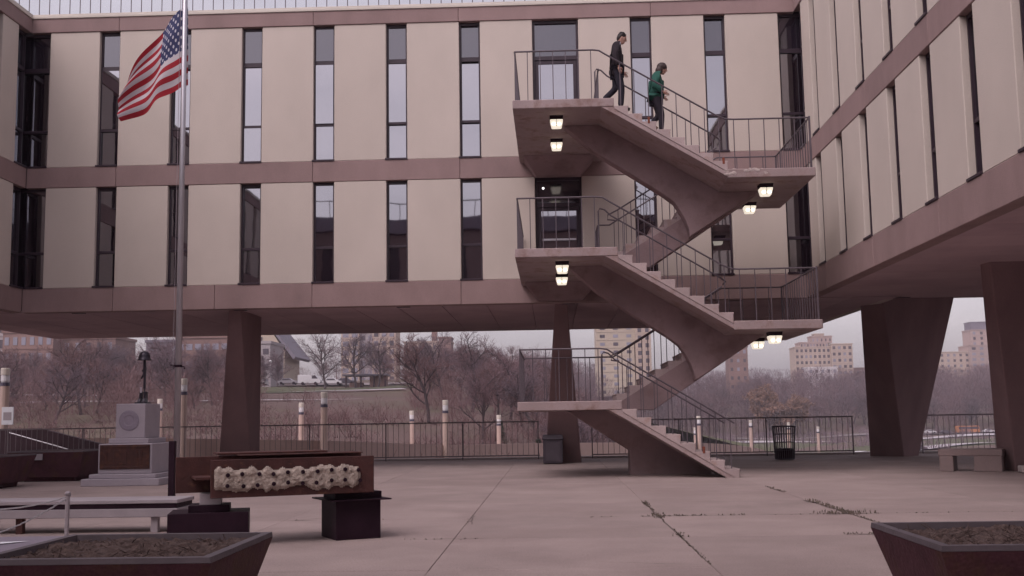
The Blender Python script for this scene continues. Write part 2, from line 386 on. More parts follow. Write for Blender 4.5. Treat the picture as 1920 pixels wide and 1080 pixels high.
for k, (a, b) in enumerate(wins):
    if k == 7: continue
    aa, bb = (a-0.3, b) if k == 0 else ((a, b+0.3) if k == 10 else (a, b))
    window(org_b, 0, aa, bb-aa, Z3+0.006, Z4-0.006, BU, KU)
    window(org_b, 0, aa, bb-aa, Z1+0.006, Z2-0.006, BL, KL)
for (a, b), (c, d) in zip(wins, wins[1:]):
    for z0, z1 in ((Z1, Z2), (Z3, Z4)): lpanel(org_b, 0, b, c, z0+0.003, z1-0.003)
# doors onto the landings
def door(u0, u1, z0, zdoor, z1):
    b = MB(); t = 0.06; w = u1-u0
    b.box(0, t, REC-0.06, REC+0.03, z0, z1); b.box(w-t, w, REC-0.06, REC+0.03, z0, z1); b.box(t, w-t, REC-0.06, REC+0.03, z1-0.08, z1)
    b.box(t, w-t, REC-0.055, REC+0.03, zdoor, zdoor+0.11)
    o = bput('door', b.mesh('door', 'frame', 0.004), (u0, FY, 0))
    put('transom_pane', MB().box(t-0.002, w-t+0.002, REC+0.001, REC+0.012, zdoor+0.108, z1-0.078).mesh('transom_pane', 'glass_dark'), o)
    b = MB(); s = 0.09
    b.box(t+0.005, t+s, REC-0.03, REC+0.02, z0+0.01, zdoor-0.01); b.box(w-t-s, w-t-0.005, REC-0.03, REC+0.02, z0+0.01, zdoor-0.01)
    b.box(t+s, w-t-s, REC-0.03, REC+0.02, zdoor-0.1, zdoor-0.01); b.box(t+s, w-t-s, REC-0.03, REC+0.02, z0+0.01, z0+0.14)
    put('door_leaf', b.mesh('door_leaf', 'frame', 0.004), o)
    put('door_pane', MB().box(t+s-0.002, w-t-s+0.002, REC-0.005, REC+0.006, z0+0.138, zdoor-0.098).mesh('door_pane', 'glass'), o)
    put('push_bar', MB().box(t+s+0.02, w-t-s-0.02, REC-0.07, REC-0.04, z0+1.0, z0+1.05).mesh('push_bar', 'silver'), o)
    return o
door(-0.33, 0.88, Z3+0.004, 10.66, Z4-0.006)
d2 = door(-0.33, 0.88, Z1+0.004, 6.72, Z2-0.006)
put('indicator_light', MB().ball((0.21, REC-0.005, 7.23), 0.028, 0.01, 0.028).mesh('indicator_light', 'spot'), d2)
# fascia bands of the back wing
fx = [XL, -11.38, -6.15, -2.28, 2.80, XR]
for a, b in zip(fx, fx[1:]):
    lpanel(org_b, 0, a, b, Z4, Z5, 'fascia_panel', 'fascia', 0.3, -0.03)
    lpanel(org_b, 0, a, b, Z2, Z3, 'fascia_panel', 'fascia', 0.3, -0.012)
fx2 = [XL, -11.38, -8.7, -6.15, -2.28, 2.80, XR]
for a, b in zip(fx2, fx2[1:]): lpanel(org_b, 0, a, b, ZS-0.008, Z1, 'fascia_panel', 'fascia', 0.3, -0.012)
bput('coping', boxm('coping', XR-XL+0.2, 0.5, 0.075, 'coping', 0.01), (XL-0.1, FY-0.06, Z5+0.002))
bput('coping', boxm('coping', XR-XL+0.3, 0.45, 0.07, 'coping', 0.01), (XL-0.15, FY+0.02, Z5+0.079))
# side wings
org_r = (XR, 0, 0); RZR = -math.pi/2
org_l = (XL, 0, 0); RZL = math.pi/2
for k in range(18):
    far = 28.26-1.93*k; near = far-1.385
    f2 = min(far, 27.72)
    for z0, z1 in ((Z1, Z2), (Z3, Z4)):
        lpanel(org_r, RZR, -f2, -near, z0+0.003, z1-0.003); lpanel(org_l, RZL, near, f2, z0+0.003, z1-0.003)
    for z0, z1, bars, kk in ((Z3+0.006, Z4-0.006, BU, KU), (Z1+0.006, Z2-0.006, BL, KL)):
        window(org_r, RZR, -near, 0.545, z0, z1, bars, kk); window(org_l, RZL, near-0.545, 0.545, z0, z1, bars, kk)
for z0, z1, bars, kk in ((Z3+0.006, Z4-0.006, BU, KU), (Z1+0.006, Z2-0.006, BL, KL)):
    window(org_r, RZR, -28.36, 0.64, z0, z1, bars, kk); window(org_l, RZL, 27.72, 0.64, z0, z1, bars, kk)
ye = [28.37]+[26.33-3.86*i for i in range(9)]
for a, b in zip(ye, ye[1:]):
    for org, rz, u0, u1 in ((org_r, RZR, -a, -b), (org_l, RZL, b, a)):
        lpanel(org, rz, u0, u1, Z4, Z5, 'fascia_panel', 'fascia', 0.3, -0.03)
        lpanel(org, rz, u0, u1, Z2, Z3, 'fascia_panel', 'fascia', 0.3, -0.012)
        lpanel(org, rz, u0, u1, ZS-0.008, Z1, 'fascia_panel', 'fascia', 0.3, -0.012)
for x0 in (XR-0.06, XL-0.44):
    bput('coping', boxm('coping', 0.5, 36, 0.075, 'coping', 0.01), (x0, -7.7, Z5+0.003)); bput('coping', boxm('coping', 0.45, 36.1, 0.07, 'coping', 0.01), (x0+0.02, -7.7, Z5+0.080))
# soffit panels
n = 22; wS = (8.95+16.95)/n
sm = MB().box(0.007, wS-0.007, 0, 37.48-FY-0.292, 0, 0.08).mesh('soffit_panel', 'soffit', 0.006)
for i in range(n): bput('soffit_panel', sm, (-16.95+wS*i, FY+0.29, ZS+random.uniform(-0.003, 0.003)))
sm = MB().box(0, 9.8-0.3, 0.007, 1.19, 0, 0.08).mesh('soffit_panel', 'soffit', 0.006)
for i in range(30):
    y1 = 28.4-1.2*i
    bput('soffit_panel', sm, (XR+0.29, y1-1.2, ZS+random.uniform(-0.003, 0.003)))
    bput('soffit_panel', sm, (XL-0.29-9.5, y1-1.2, ZS+random.uniform(-0.003, 0.003)))
bbox('soffit_panel', 'soffit', 9.0, 16.3, 28.41, 29.05, ZS+0.001, ZS+0.08)
bbox('soffit_panel', 'soffit', -23.2, -16.97, 28.41, 29.05, ZS+0.001, ZS+0.08)
for i in range(6):       # recessed soffit lights along the edge, unlit
    bbox('soffit_vent', 'frame', -12.6+4.3*i, -12.25+4.3*i, FY+0.34, FY+0.42, ZS-0.02, ZS-0.006)
# piers
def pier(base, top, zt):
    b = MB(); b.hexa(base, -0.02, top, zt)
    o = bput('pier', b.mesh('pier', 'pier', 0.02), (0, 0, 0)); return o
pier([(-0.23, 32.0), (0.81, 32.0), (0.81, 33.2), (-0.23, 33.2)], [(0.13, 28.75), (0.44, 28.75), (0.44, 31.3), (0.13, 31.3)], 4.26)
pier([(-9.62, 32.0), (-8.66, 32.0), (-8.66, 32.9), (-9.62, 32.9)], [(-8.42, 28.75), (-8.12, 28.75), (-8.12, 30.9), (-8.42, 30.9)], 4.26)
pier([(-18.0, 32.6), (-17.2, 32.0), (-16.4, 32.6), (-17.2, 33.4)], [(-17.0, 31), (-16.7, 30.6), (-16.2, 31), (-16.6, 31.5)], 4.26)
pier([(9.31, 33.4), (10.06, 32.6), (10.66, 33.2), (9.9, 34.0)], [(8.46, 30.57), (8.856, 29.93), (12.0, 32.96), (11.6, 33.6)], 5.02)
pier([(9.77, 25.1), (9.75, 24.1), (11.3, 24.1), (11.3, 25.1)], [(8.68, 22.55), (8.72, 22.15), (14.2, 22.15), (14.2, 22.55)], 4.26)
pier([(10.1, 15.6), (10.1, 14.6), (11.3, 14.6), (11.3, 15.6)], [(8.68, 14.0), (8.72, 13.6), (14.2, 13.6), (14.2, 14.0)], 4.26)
# roof railing of the back wing
rr = MB(); rr.tube([(-16.0, 29.6, 13.35), (8.5, 29.6, 13.35)], 0.022, 6); rr.tube([(-16.0, 29.6, 12.42), (8.5, 29.6, 12.42)], 0.016, 6)
rr = bput('roof_railing', rr.mesh('roof_railing', 'rail'), (0, 0, 0))
pm = MB().tube([(0, 0, 0), (0, 0, 1.15)], 0.013, 5).mesh('roof_baluster', 'rail')
for i in range(84): put('roof_baluster', pm, rr, (-15.9+0.29*i, 29.6, 12.2))

# opposite wing just behind the camera, seen mirrored in the windows
opp = thing('opposite_wing', 'opposite wing across the court, seen only mirrored in the lower windows', 'building', (-4, -2.5, 0))
def obox(name, m, x0, x1, y0, y1, z0, z1): return put(name, boxm(name, x1-x0, y1-y0, z1-z0, m, 0.01), opp, (x0+4, y0+2.5, z0))
obox('wall', 'fascia', XL+0.3, XR-0.3, -12, -2.8, 4.2, 11.3); obox('coping', 'granite_dark', XL+0.3, XR-0.3, -12.2, -2.5, 11.35, 12.1)
for i in range(10):
    for z0, z1 in ((Z1, 7.4), (8.0, 10.5)): obox('window', 'frame', XL+1+1.93*i, XL+1.55+1.93*i, -2.79, -2.72, z0, z1)
for i in range(2): obox('pier', 'pier', -8.7+8.6*i, -7.7+8.6*i, -8, -6.6, 0, 4.2)
rb = MB().tube([(-9, -0.6, 13.1), (10, -0.6, 13.1)], 0.03, 6)
for i in range(20): rb.tube([(-9+i, -0.6, 12.1), (-9+i, -0.6, 13.1)], 0.02, 5)
rb.build('roof_railing', 'rail', opp)

# ------------------------------------------------------------------ the outside staircase
ST = thing('outdoor_staircase', 'free-standing zigzag concrete staircase with thin steel railings in front of the facade', 'staircase', (2.5, 25.0, 0))
def sput(name, me, loc=(0, 0, 0)): return put(name, me, ST, (loc[0]-2.5, loc[1]-25.0, loc[2]))
RISE, TR, XA, XB = 1.61/9, 0.295, 1.45, 1.45+8*0.295
YF, YS, YS2, YB = 23.2, 24.7, 25.1, 26.9
LV = [8.05, 6.44, 4.83, 3.22, 1.61, 0.0]
def slab_piece(name, x0, x1, y0, y1, ztop, th=0.19, m='stair'):
    return sput(name, boxm(name, x1-x0, y1-y0, th, m, 0.014), (x0, y0, ztop-th))
# landings on the left (to the facade for the two upper ones) and on the right
for zi, yb in ((8.05, FY-0.04), (4.83, FY-0.04), (1.61, YB)): slab_piece('landing', -0.72, XA, YF, yb, zi)
for zi in (6.44, 3.22): slab_piece('landing', XB, 5.65, YF, YB, zi)
for zi in (8.05, 4.83):   # haunch where the landing meets the wall
    zb = zi-0.192
    sput('haunch', MB().hexa([(-0.30, 28.0), (0.85, 28.0), (0.85, 28.36), (-0.30, 28.36)], zb-0.40, [(-0.62, 27.45), (1.20, 27.45), (1.20, 28.36), (-0.62, 28.36)], zb).mesh('haunch', 'beam', 0.02))
stepA = MB().prism_y([(0, -0.06), (0, 0), (TR+0.012, 0), (TR+0.012, -0.03), (TR, -0.035), (TR, -RISE-0.06)], 0, YS-YF).mesh('step', 'step', 0.009)
stepB = MB().prism_y([(0, -0.06), (0, 0), (-TR-0.012, 0), (-TR-0.012, -0.03), (-TR, -0.035), (-TR, -RISE-0.06)], 0, YB-YS2).mesh('step', 'step', 0.009)
SLP = RISE/TR
def flight_slab(xt, zt, sgn, y0, y1, n=8):
    top = lambda s: zt - RISE - 0.062 - SLP*s
    Ln = n*TR
    poly = [(xt, zt-0.345+0.0), (xt, top(0)), (xt+sgn*Ln, top(Ln)), (xt+sgn*Ln, zt-0.345-SLP*Ln)]
    # run the waist on under the landing so that the soffit bends, not steps
    poly = [(xt-sgn*0.28, zt-0.192), (xt, zt-0.192), (xt, top(0)), (xt+sgn*Ln, top(Ln)), (xt+sgn*(Ln+0.02), zt-0.345-SLP*Ln-0.01), (xt+sgn*0.02, zt-0.36)]
    sput('flight_slab', MB().prism_y(poly, y0+0.012, y1-0.012).mesh('flight_slab', 'stair', 0.006))
for zt in (8.05, 4.83, 1.61):
    flight_slab(XA, zt, 1, YF, YS)
    for i in range(8):
        sput('step', stepA, (XA+TR*i, YF-0.004, zt-RISE*(i+1)))
for zt in (6.44, 3.22):
    flight_slab(XB, zt, -1, YS2, YB)
    for i in range(8): sput('step', stepB, (XB-TR*i, YS2, zt-RISE*(i+1)))
for (zt) in (8.05, 4.83):
    d = zt-8.05
    polyA = [(0.40, 7.855), (1.16, 7.865), (1.50, 7.82), (3.75, 6.45), (3.83, 6.27), (4.72, 6.246), (3.17, 5.26), (3.15, 5.42), (3.08, 5.62), (2.98, 5.82), (2.84, 6.04), (2.6, 6.23), (1.07, 7.25)]
    sput('support_beam', MB().prism_y([(x, z+d) for x, z in polyA], YS, YS2).mesh('support_beam', 'beam', 0.012))
    polyB = [(4.74, 6.245), (3.81, 6.245), (3.45, 6.10), (1.46, 4.90), (1.46, 4.645), (2.27, 4.63)]
    sput('support_beam', MB().prism_y([(x, z+d) for x, z in polyB], YS2+0.003, YS2+0.55).mesh('support_beam', 'beam', 0.012))
    # low cheek wall that closes the inner side of the rear flight
polyC = [(0.32, 1.415), (1.16, 1.425), (1.50, 1.38), (3.55, 0.12), (3.45, 0.05), (3.45, -0.02), (1.69, -0.02), (1.69, 0.53)]
sput('support_beam', MB().prism_y(polyC, YS, YS2+0.3).mesh('support_beam', 'beam', 0.012))
# spalled concrete on the first turning landing
mb = MB()
for _ in range(34):
    x = random.uniform(3.78, 4.62); mb.ball((x, YF+0.004+random.uniform(-0.006, 0.02), 6.44-random.uniform(0.012, 0.13)), random.uniform(0.03, 0.09), 0.012, random.uniform(0.015, 0.04), 7, 5)
mat('spall', (0.40, 0.33, 0.315), 0.95, 0.25, 12, 0.8, 50)
sput('spalled_patch', mb.mesh('spalled_patch', 'spall'))

# railings: parts with one baluster per object
HR_ = 1.09; HS = 0.88
bal_me = {}
def baluster(parent, x, y, z, h):
    k = round(h, 2)
    if k not in bal_me: bal_me[k] = MB().box(-0.009, 0.009, -0.009, 0.009, 0, h).mesh('baluster', 'rail')
    put('baluster', bal_me[k], parent, (x-2.5, y-25.0, z))
def rail(path, bals, r=0.019):
    b = MB(); b.tube([(p[0]-2.5, p[1]-25.0, p[2]) for p in path], r, 6)
    o = put('railing', b.mesh('railing', 'rail'), ST)
    for x, y, z, h in bals: baluster(o, x, y, z, h)
    return o
def frange(a, b, st):
    n = max(1, round((b-a)/st)); return [a+(b-a)*i/n for i in range(n+1)]
def flat(z, xs, y): return [(x, y, z, HR_) for x in xs]
yfr = YF+0.07
for zt in (8.05, 4.83, 1.61):
    zm = zt-1.61
    fl = [(XA+TR*(i+0.5), 0, zt-RISE*(i+1), HS+RISE/2+SLP*0) for i in range(8)]
    slope_end = XB
    bend = 1.12
    zr = lambda x: zt+HR_ - SLP*(x-bend)
    xe = bend + 1.61/SLP
    hfl = zr(XA+TR*0.5) - (zt-RISE)
    path = [(-0.66, yfr, zt+HR_), (bend-0.1, yfr, zt+HR_), (bend+0.04, yfr, zt+HR_-0.018), (bend+0.2, yfr, zr(bend+0.2))]
    last = zt == 1.61
    if last:
        path += [(3.75, yfr, zr(3.75))]
    else:
        path += [(xe-0.15, yfr, zr(xe-0.15)), (xe+0.03, yfr, zm+HR_+0.015), (xe+0.2, yfr, zm+HR_), (5.58, yfr, zm+HR_)]
    bals = flat(zt, frange(-0.66, 0.98, 0.29), yfr)
    bals += [(x, yfr, z, hfl) for x, _, z, _ in fl]
    if not last: bals += flat(zm, frange(3.98, 5.58, 0.295), yfr)
    rail(path, bals)
    # inner rail of the front flight
    yi = YS-0.08
    path = [(1.12, yi, zt), (1.12, yi, zt+HR_-0.06), (1.16, yi, zt+HR_), (1.26, yi, zt+HR_-0.03), (1.4, yi, zr(1.4)), (3.75, yi, zr(3.75)), (3.92, yi+0.15, zr(3.9)), (3.92, YS2+0.02, zr(3.9)-0.02)]
    if last: path = path[:-2]
    rail(path, [(x+0.06, yi, z, hfl-0.06*SLP) for x, _, z, _ in fl])
    # left side
    yend = FY-0.06 if not last else YB-0.07
    rail([(-0.66, yfr, zt+HR_), (-0.66, yend, zt+HR_)], [(-0.66, y, zt, HR_) for y in frange(yfr+0.2, yend, 0.2)])
    if zt == 8.05: rail([(1.2, YS-0.08, zt+HR_), (1.2, FY-0.06, zt+HR_)], [(1.2, y, zt, HR_) for y in frange(YS+0.1, FY-0.06, 0.24)])
    if zt == 4.83: rail([(1.2, YB, zt+HR_), (1.2, FY-0.06, zt+HR_)], [(1.2, y, zt, HR_) for y in frange(YB, FY-0.06, 0.24)])
    if last: rail([(-0.66, YB-0.07, zt+HR_), (1.2, YB-0.07, zt+HR_)], flat(zt, frange(-0.45, 1.2, 0.29), YB-0.07))
for zt in (6.44, 3.22):
    zb = zt-1.61; ybk = YB-0.07; yi = YS2+0.08
    xs = XB+0.33
    zr = lambda x: zt+HR_ - SLP*(xs-x)
    fl = [(XB-TR*(i+0.5), zt-RISE*(i+1)) for i in range(8)]
    hfl = zr(XB-TR*0.5) - (zt-RISE)
    xe = xs-1.61/SLP
    rail([(5.58, ybk, zt+HR_), (xs, ybk, zt+HR_), (xe, ybk, zb+HR_), (1.2, ybk, zb+HR_)], flat(zt, frange(4.0, 5.58, 0.295), ybk) + [(x, ybk, z, hfl) for x, z in fl])
    rail([(3.9, yi, zt+HR_-0.14), (3.75, yi, zr(3.75)), (xe+0.1, yi, zr(xe+0.1)), (xe-0.12, yi, zb+HR_-0.05), (xe-0.13, yi, zb+HR_-0.16), (xe+0.05, yi, zb+HR_-0.18)], [(x, yi, z, hfl) for x, z in fl])
    rail([(5.58, yfr, zt+HR_), (5.58, ybk, zt+HR_)], [(5.58, y, zt, HR_) for y in frange(yfr+0.24, ybk, 0.24)])
    for yy in (yfr, ybk):
        sput('corner_post', MB().box(5.56, 5.60, yy-0.02, yy+0.02, zt, zt+HR_+0.03).mesh('corner_post', 'rail', 0.004))
# rusty anchor stubs at a few balusters
for x, z in ((2.18, 7.52), (3.73, 6.6), (3.10, 0.55)):
    sput('anchor_stub', MB().box(x-0.025, x+0.025, YF-0.012, YF+0.03, z-0.05, z+0.09).mesh('anchor_stub', 'rust_stub', 0.006))

# ------------------------------------------------------------------ lamps below the landings (lit)
def lamp(x, y, z, label):
    t = thing('ceiling_lamp', label, 'lamp', (x, y, z), 0, 'lit lamps under the stair landings')
    q = lambda r_: [(-r_, -r_), (r_, -r_), (r_, r_), (-r_, r_)]
    MB().hexa(q(0.135), -0.085, q(0.15), -0.001).build('housing', 'black_steel', t, 0.008)
    MB().hexa(q(0.105), -0.25, q(0.143), -0.087).build('diffuser', 'diffuser', t, 0.012)
    for sx in (-1, 1): MB().ball((sx*0.06, -0.115, -0.185), 0.042, 0.03, 0.028).build('bulb', 'bulb', t, smooth=True)
    b = MB(); b.box(-0.004, 0.004, -0.146, -0.125, -0.24, -0.09); b.build('guard', 'black_steel', t)
zs = 8.05-0.19
lamp(0.22, 23.93, zs, 'lit square lamp under the topmost stair landing, nearer the camera')
lamp(0.23, 25.99, zs, 'lit square lamp under the topmost stair landing, nearer the building wall')
zs = 6.44-0.19
lamp(4.74, 24.0, zs, 'lit square lamp under the upper right turning landing, nearer its front edge')
lamp(4.76, 26.1, zs, 'lit square lamp under the upper right turning landing, set farther back')
zs = 4.83-0.19
lamp(0.28, 24.0, zs, 'lit square lamp under the middle left landing, in front of the other')
lamp(0.29, 26.1, zs, 'lit square lamp under the middle left landing, just behind the other')
zs = 3.22-0.19
lamp(4.80, 24.0, zs, 'lit square lamp under the lower right turning landing, at its front')
lamp(4.78, 25.9, zs, 'lit square lamp under the lower right turning landing, at its back')

# ------------------------------------------------------------------ fence on the plaza edge
mat('fence_paint', (0.165, 0.135, 0.145), 0.6, 0.1, 3)
FYN = 34.82
def fence(x0, x1, label):
    t = thing('railing_fence', label, 'fence', (x0, FYN, 0)); w = x1-x0
    MB().box(0, w, -0.02, 0.02, 1.14, 1.18).build('top_rail', 'fence_paint', t)
    MB().box(0, w, -0.015, 0.015, 0.10, 0.135).build('bottom_rail', 'fence_paint', t)
    pm = shared_box('fence_post', 0.035, 0.035, 1.16, 'fence_paint'); n = max(1, round(w/2.44))
    for i in range(n+1): put('fence_post', pm, t, (min(w-0.05, w*i/n), -0.025, 0))
    pk = shared_box('picket', 0.014, 0.014, 1.04, 'fence_paint'); n = int(w/0.168)
    for i in range(1, n): put('picket', pk, t, (w*i/n, -0.008, 0.117))
fence(-22.0, -0.42, 'dark steel picket fence at the plaza edge, left of the middle pier')
fence(1.2, 9.25, 'dark steel picket fence at the plaza edge, behind the foot of the stairs')
fence(11.3, 19.5, 'dark steel picket fence seen between the two right-hand piers')

# dark stair parapet with a handrail beyond the fence on the left
t = thing('stair_parapet', 'dark sloping parapet of a stair going down behind the fence at far left', 'parapet', (-17, 37, -1))
b = MB().prism_y([(-6, -1.8), (-6, 2.2), (-0.2, 2.18), (2.1, 1.58), (4.2, 1.0), (4.2, -1.8)], 0, 0.25).build('parapet_wall', 'dark_wall', t, 0.01)
MB().tube([(-1.1, -0.25, 2.05), (0.95, -0.25, 1.46), (1.9, -0.25, 1.4)], 0.022, 6).build('handrail', 'silver', t)
# curved pink parapet walls of the walkway beyond, with lamp columns
def strip_wall(name, pts, label, m, th=0.22, dep=3.5):
    b = MB(); n = len(pts); vs = []
    for i, (x, y, z) in enumerate(pts):
        d = Vector((pts[min(i+1, n-1)][0]-pts[max(i-1, 0)][0], pts[min(i+1, n-1)][1]-pts[max(i-1, 0)][1])).normalized(); nn = Vector((-d.y, d.x))*th/2
        vs += [(x+nn.x, y+nn.y, z-dep), (x+nn.x, y+nn.y, z), (x-nn.x, y-nn.y, z), (x-nn.x, y-nn.y, z-dep)]
    fs = []
    for i in range(n-1):
        for k in range(4): fs.append((4*i+k, 4*i+(k+1) % 4, 4*i+4+(k+1) % 4, 4*i+4+k))
    fs += [(0, 1, 2, 3), tuple(4*(n-1)+k for k in (3, 2, 1, 0))]
    o = b.add(vs, fs).build(name, m); tag(o, label, 'wall'); return o
def smooth_pts(P, k=6):
    out = []
    for i in range(len(P)-1):
        p0 = Vector(P[max(i-1, 0)]); p1 = Vector(P[i]); p2 = Vector(P[i+1]); p3 = Vector(P[min(i+2, len(P)-1)])
        for j in range(k):
            t_ = j/k
            out.append(tuple(0.5*((2*p1)+(p2-p0)*t_+(2*p0-5*p1+4*p2-p3)*t_*t_+(3*p1-p0-3*p2+p3)*t_**3)))
    out.append(tuple(P[-1])); return out
nearP = smooth_pts([(-24, 38.6, 0.95), (-18.9, 39.4, 0.85), (-14.0, 42.6, 0.68), (-9.2, 45.6, 0.46), (-5.06, 53.4, 0.05), (0.5, 62, -0.15), (9.5, 73.5, -0.55), (17.0, 97.5, -1.6), (24, 125, -3.0)])
farP = smooth_pts([(-34, 52, 0.5), (-20.6, 57, 0.2), (-13.1, 60, -0.1), (-8.2, 66, -0.5), (-3.1, 72, -0.8), (4, 85, -1.4), (12, 105, -2.4)])
strip_wall('walkway_parapet', nearP, 'pinkish curved parapet of the walkway just beyond the fence', 'pink_wall')
strip_wall('walkway_parapet', farP, 'farther pinkish parapet behind the nearer row of lamp columns', 'pink_wall')
mb = MB(); k = min(len(nearP), len(farP)); vs = []
for i in range(k): vs += [(nearP[i][0], nearP[i][1], nearP[i][2]-0.6), (farP[i][0], farP[i][1], farP[i][2]-0.4)]
struct(mb.add(vs, [(2*i, 2*i+1, 2*i+3, 2*i+2) for i in range(k-1)]).build('walkway', 'pink_wall'))
def lamp_column(x, y, ztop, label, d=0.27, h=3.0):
    t = thing('lamp_column', label, 'lamp column', (x, y, ztop-h), 0, 'tan lamp columns along the walkway'); r = d/2
    MB().lathe([(r*1.02, 0), (r, 0.05), (r, h-0.62)], n=12).build('shaft', 'tan_post', t, smooth=False)
    MB().lathe([(r*1.06, h-0.62), (r*1.06, h-0.50)], n=12).build('collar', 'blue_band', t)
    MB().lathe([(r*0.8, h-0.50), (r*0.95, h-0.44), (r*0.95, h-0.26), (r*0.8, h-0.24)], n=12).build('lantern', 'lamp_white', t)
    MB().lathe([(r, h-0.24), (r, h-0.03), (r*0.9, h)], n=12).build('cap', 'coping', t)
ordn = ['first', 'second', 'third', 'fourth', 'fifth', 'sixth', 'seventh', 'eighth', 'ninth', 'tenth', 'eleventh', 'twelfth', 'thirteenth']
cols = [(-18.93, 38, 3.27, 0.30), (-20.58, 58, 2.55, 0.27), (-14.0, 42, 2.96, 0.28), (-13.1, 58, 2.23, 0.27), (-9.23, 45, 2.44, 0.28), (-8.19, 65, 1.77, 0.27), (-5.07, 53, 2.16, 0.28), (-3.11, 65, 1.44, 0.27),
        (9.49, 73, 1.19, 0.30), (17.03, 97, 0.72, 0.30), (20.88, 100, 0.46, 0.28), (25.8, 110, -0.08, 0.28), (12.0, 95, 0.2, 0.25)]
cols = sorted(cols, key=lambda c: c[0]/c[1])
for i, (x, y, z, d) in enumerate(cols):
    lamp_column(x, y, z, 'tan round lamp column beyond the fence, %s from the left' % ordn[i], d)
sg = MB().box(-0.2, 0.2, -0.02, 0.02, -0.3, 0.3).build('notice_sign', 'sign_white', loc=(-18.60, 37.6, 1.62)); tag(sg, 'small white notice on the lamp column at the left picture edge', 'sign')
put('notice_print', MB().box(-0.14, 0.14, -0.026, -0.021, -0.15, 0.12).mesh('notice_print', 'bench_pale'), sg)

# ------------------------------------------------------------------ bins and stone bench
t = thing('litter_bin', 'dark square litter bin with a flat lid at the foot of the middle pier', 'bin', (0.0, 31.2, 0))
MB().box(-0.27, 0.27, -0.25, 0.25, 0.02, 0.66).build('body', 'bin_dark', t, 0.015)
MB().box(-0.20, 0.20, -0.262, -0.251, 0.08, 0.60).build('front_panel', 'bin_panel', t, 0.004)
MB().hexa([(-0.30, -0.28), (0.30, -0.28), (0.30, 0.28), (-0.30, 0.28)], 0.66, [(-0.27, -0.25), (0.27, -0.25), (0.27, 0.25), (-0.27, 0.25)], 0.80).build('lid', 'bin_dark', t, 0.02)
t = thing('wire_bin', 'round black wire mesh bin standing before the fence on the right', 'bin', (6.42, 31.4, 0))
b = MB()
for i in range(28):
    a = 2*math.pi*i/28; b.tube([(0.26*math.cos(a), 0.26*math.sin(a), 0.03), (0.31*math.cos(a), 0.31*math.sin(a), 0.92)], 0.009, 4)
for z, r in ((0.05, 0.262), (0.28, 0.274), (0.5, 0.287), (0.72, 0.30)):
    b.tube([(r*math.cos(2*math.pi*i/20), r*math.sin(2*math.pi*i/20), z) for i in range(21)], 0.008, 4, cap=False)
b.build('basket', 'bin_dark', t)
b = MB(); b.tube([(0.315*math.cos(2*math.pi*i/24), 0.315*math.sin(2*math.pi*i/24), 0.93) for i in range(25)], 0.022, 6, cap=False); b.build('rim', 'bin_dark', t)
MB().lathe([(0.24, 0.02), (0.245, 0.30), (0.2, 0.33)], n=16).build('liner', 'black_steel', t)
t = thing('stone_bench', 'low concrete bench with an open front beside the right-hand pier', 'bench', (9.0, 24.45, 0), R(-28))
MB().box(-0.66, 0.62, -0.28, 0.30, 0.33, 0.47).build('seat', 'concrete_bench', t, 0.012)
MB().box(0.05, 0.60, -0.27, 0.29, 0, 0.328).build('leg', 'concrete_bench', t, 0.01)
MB().box(-0.64, -0.36, -0.27, 0.29, 0, 0.328).build('leg', 'concrete_bench', t, 0.01)
tag(MB().box(9.66, 10.1, 23.55, 23.8, 0, 0.14).build('kerb_stone', 'kerb', bevel=0.02), 'short pale kerb stone at the foot of the right-hand pier', 'stone')

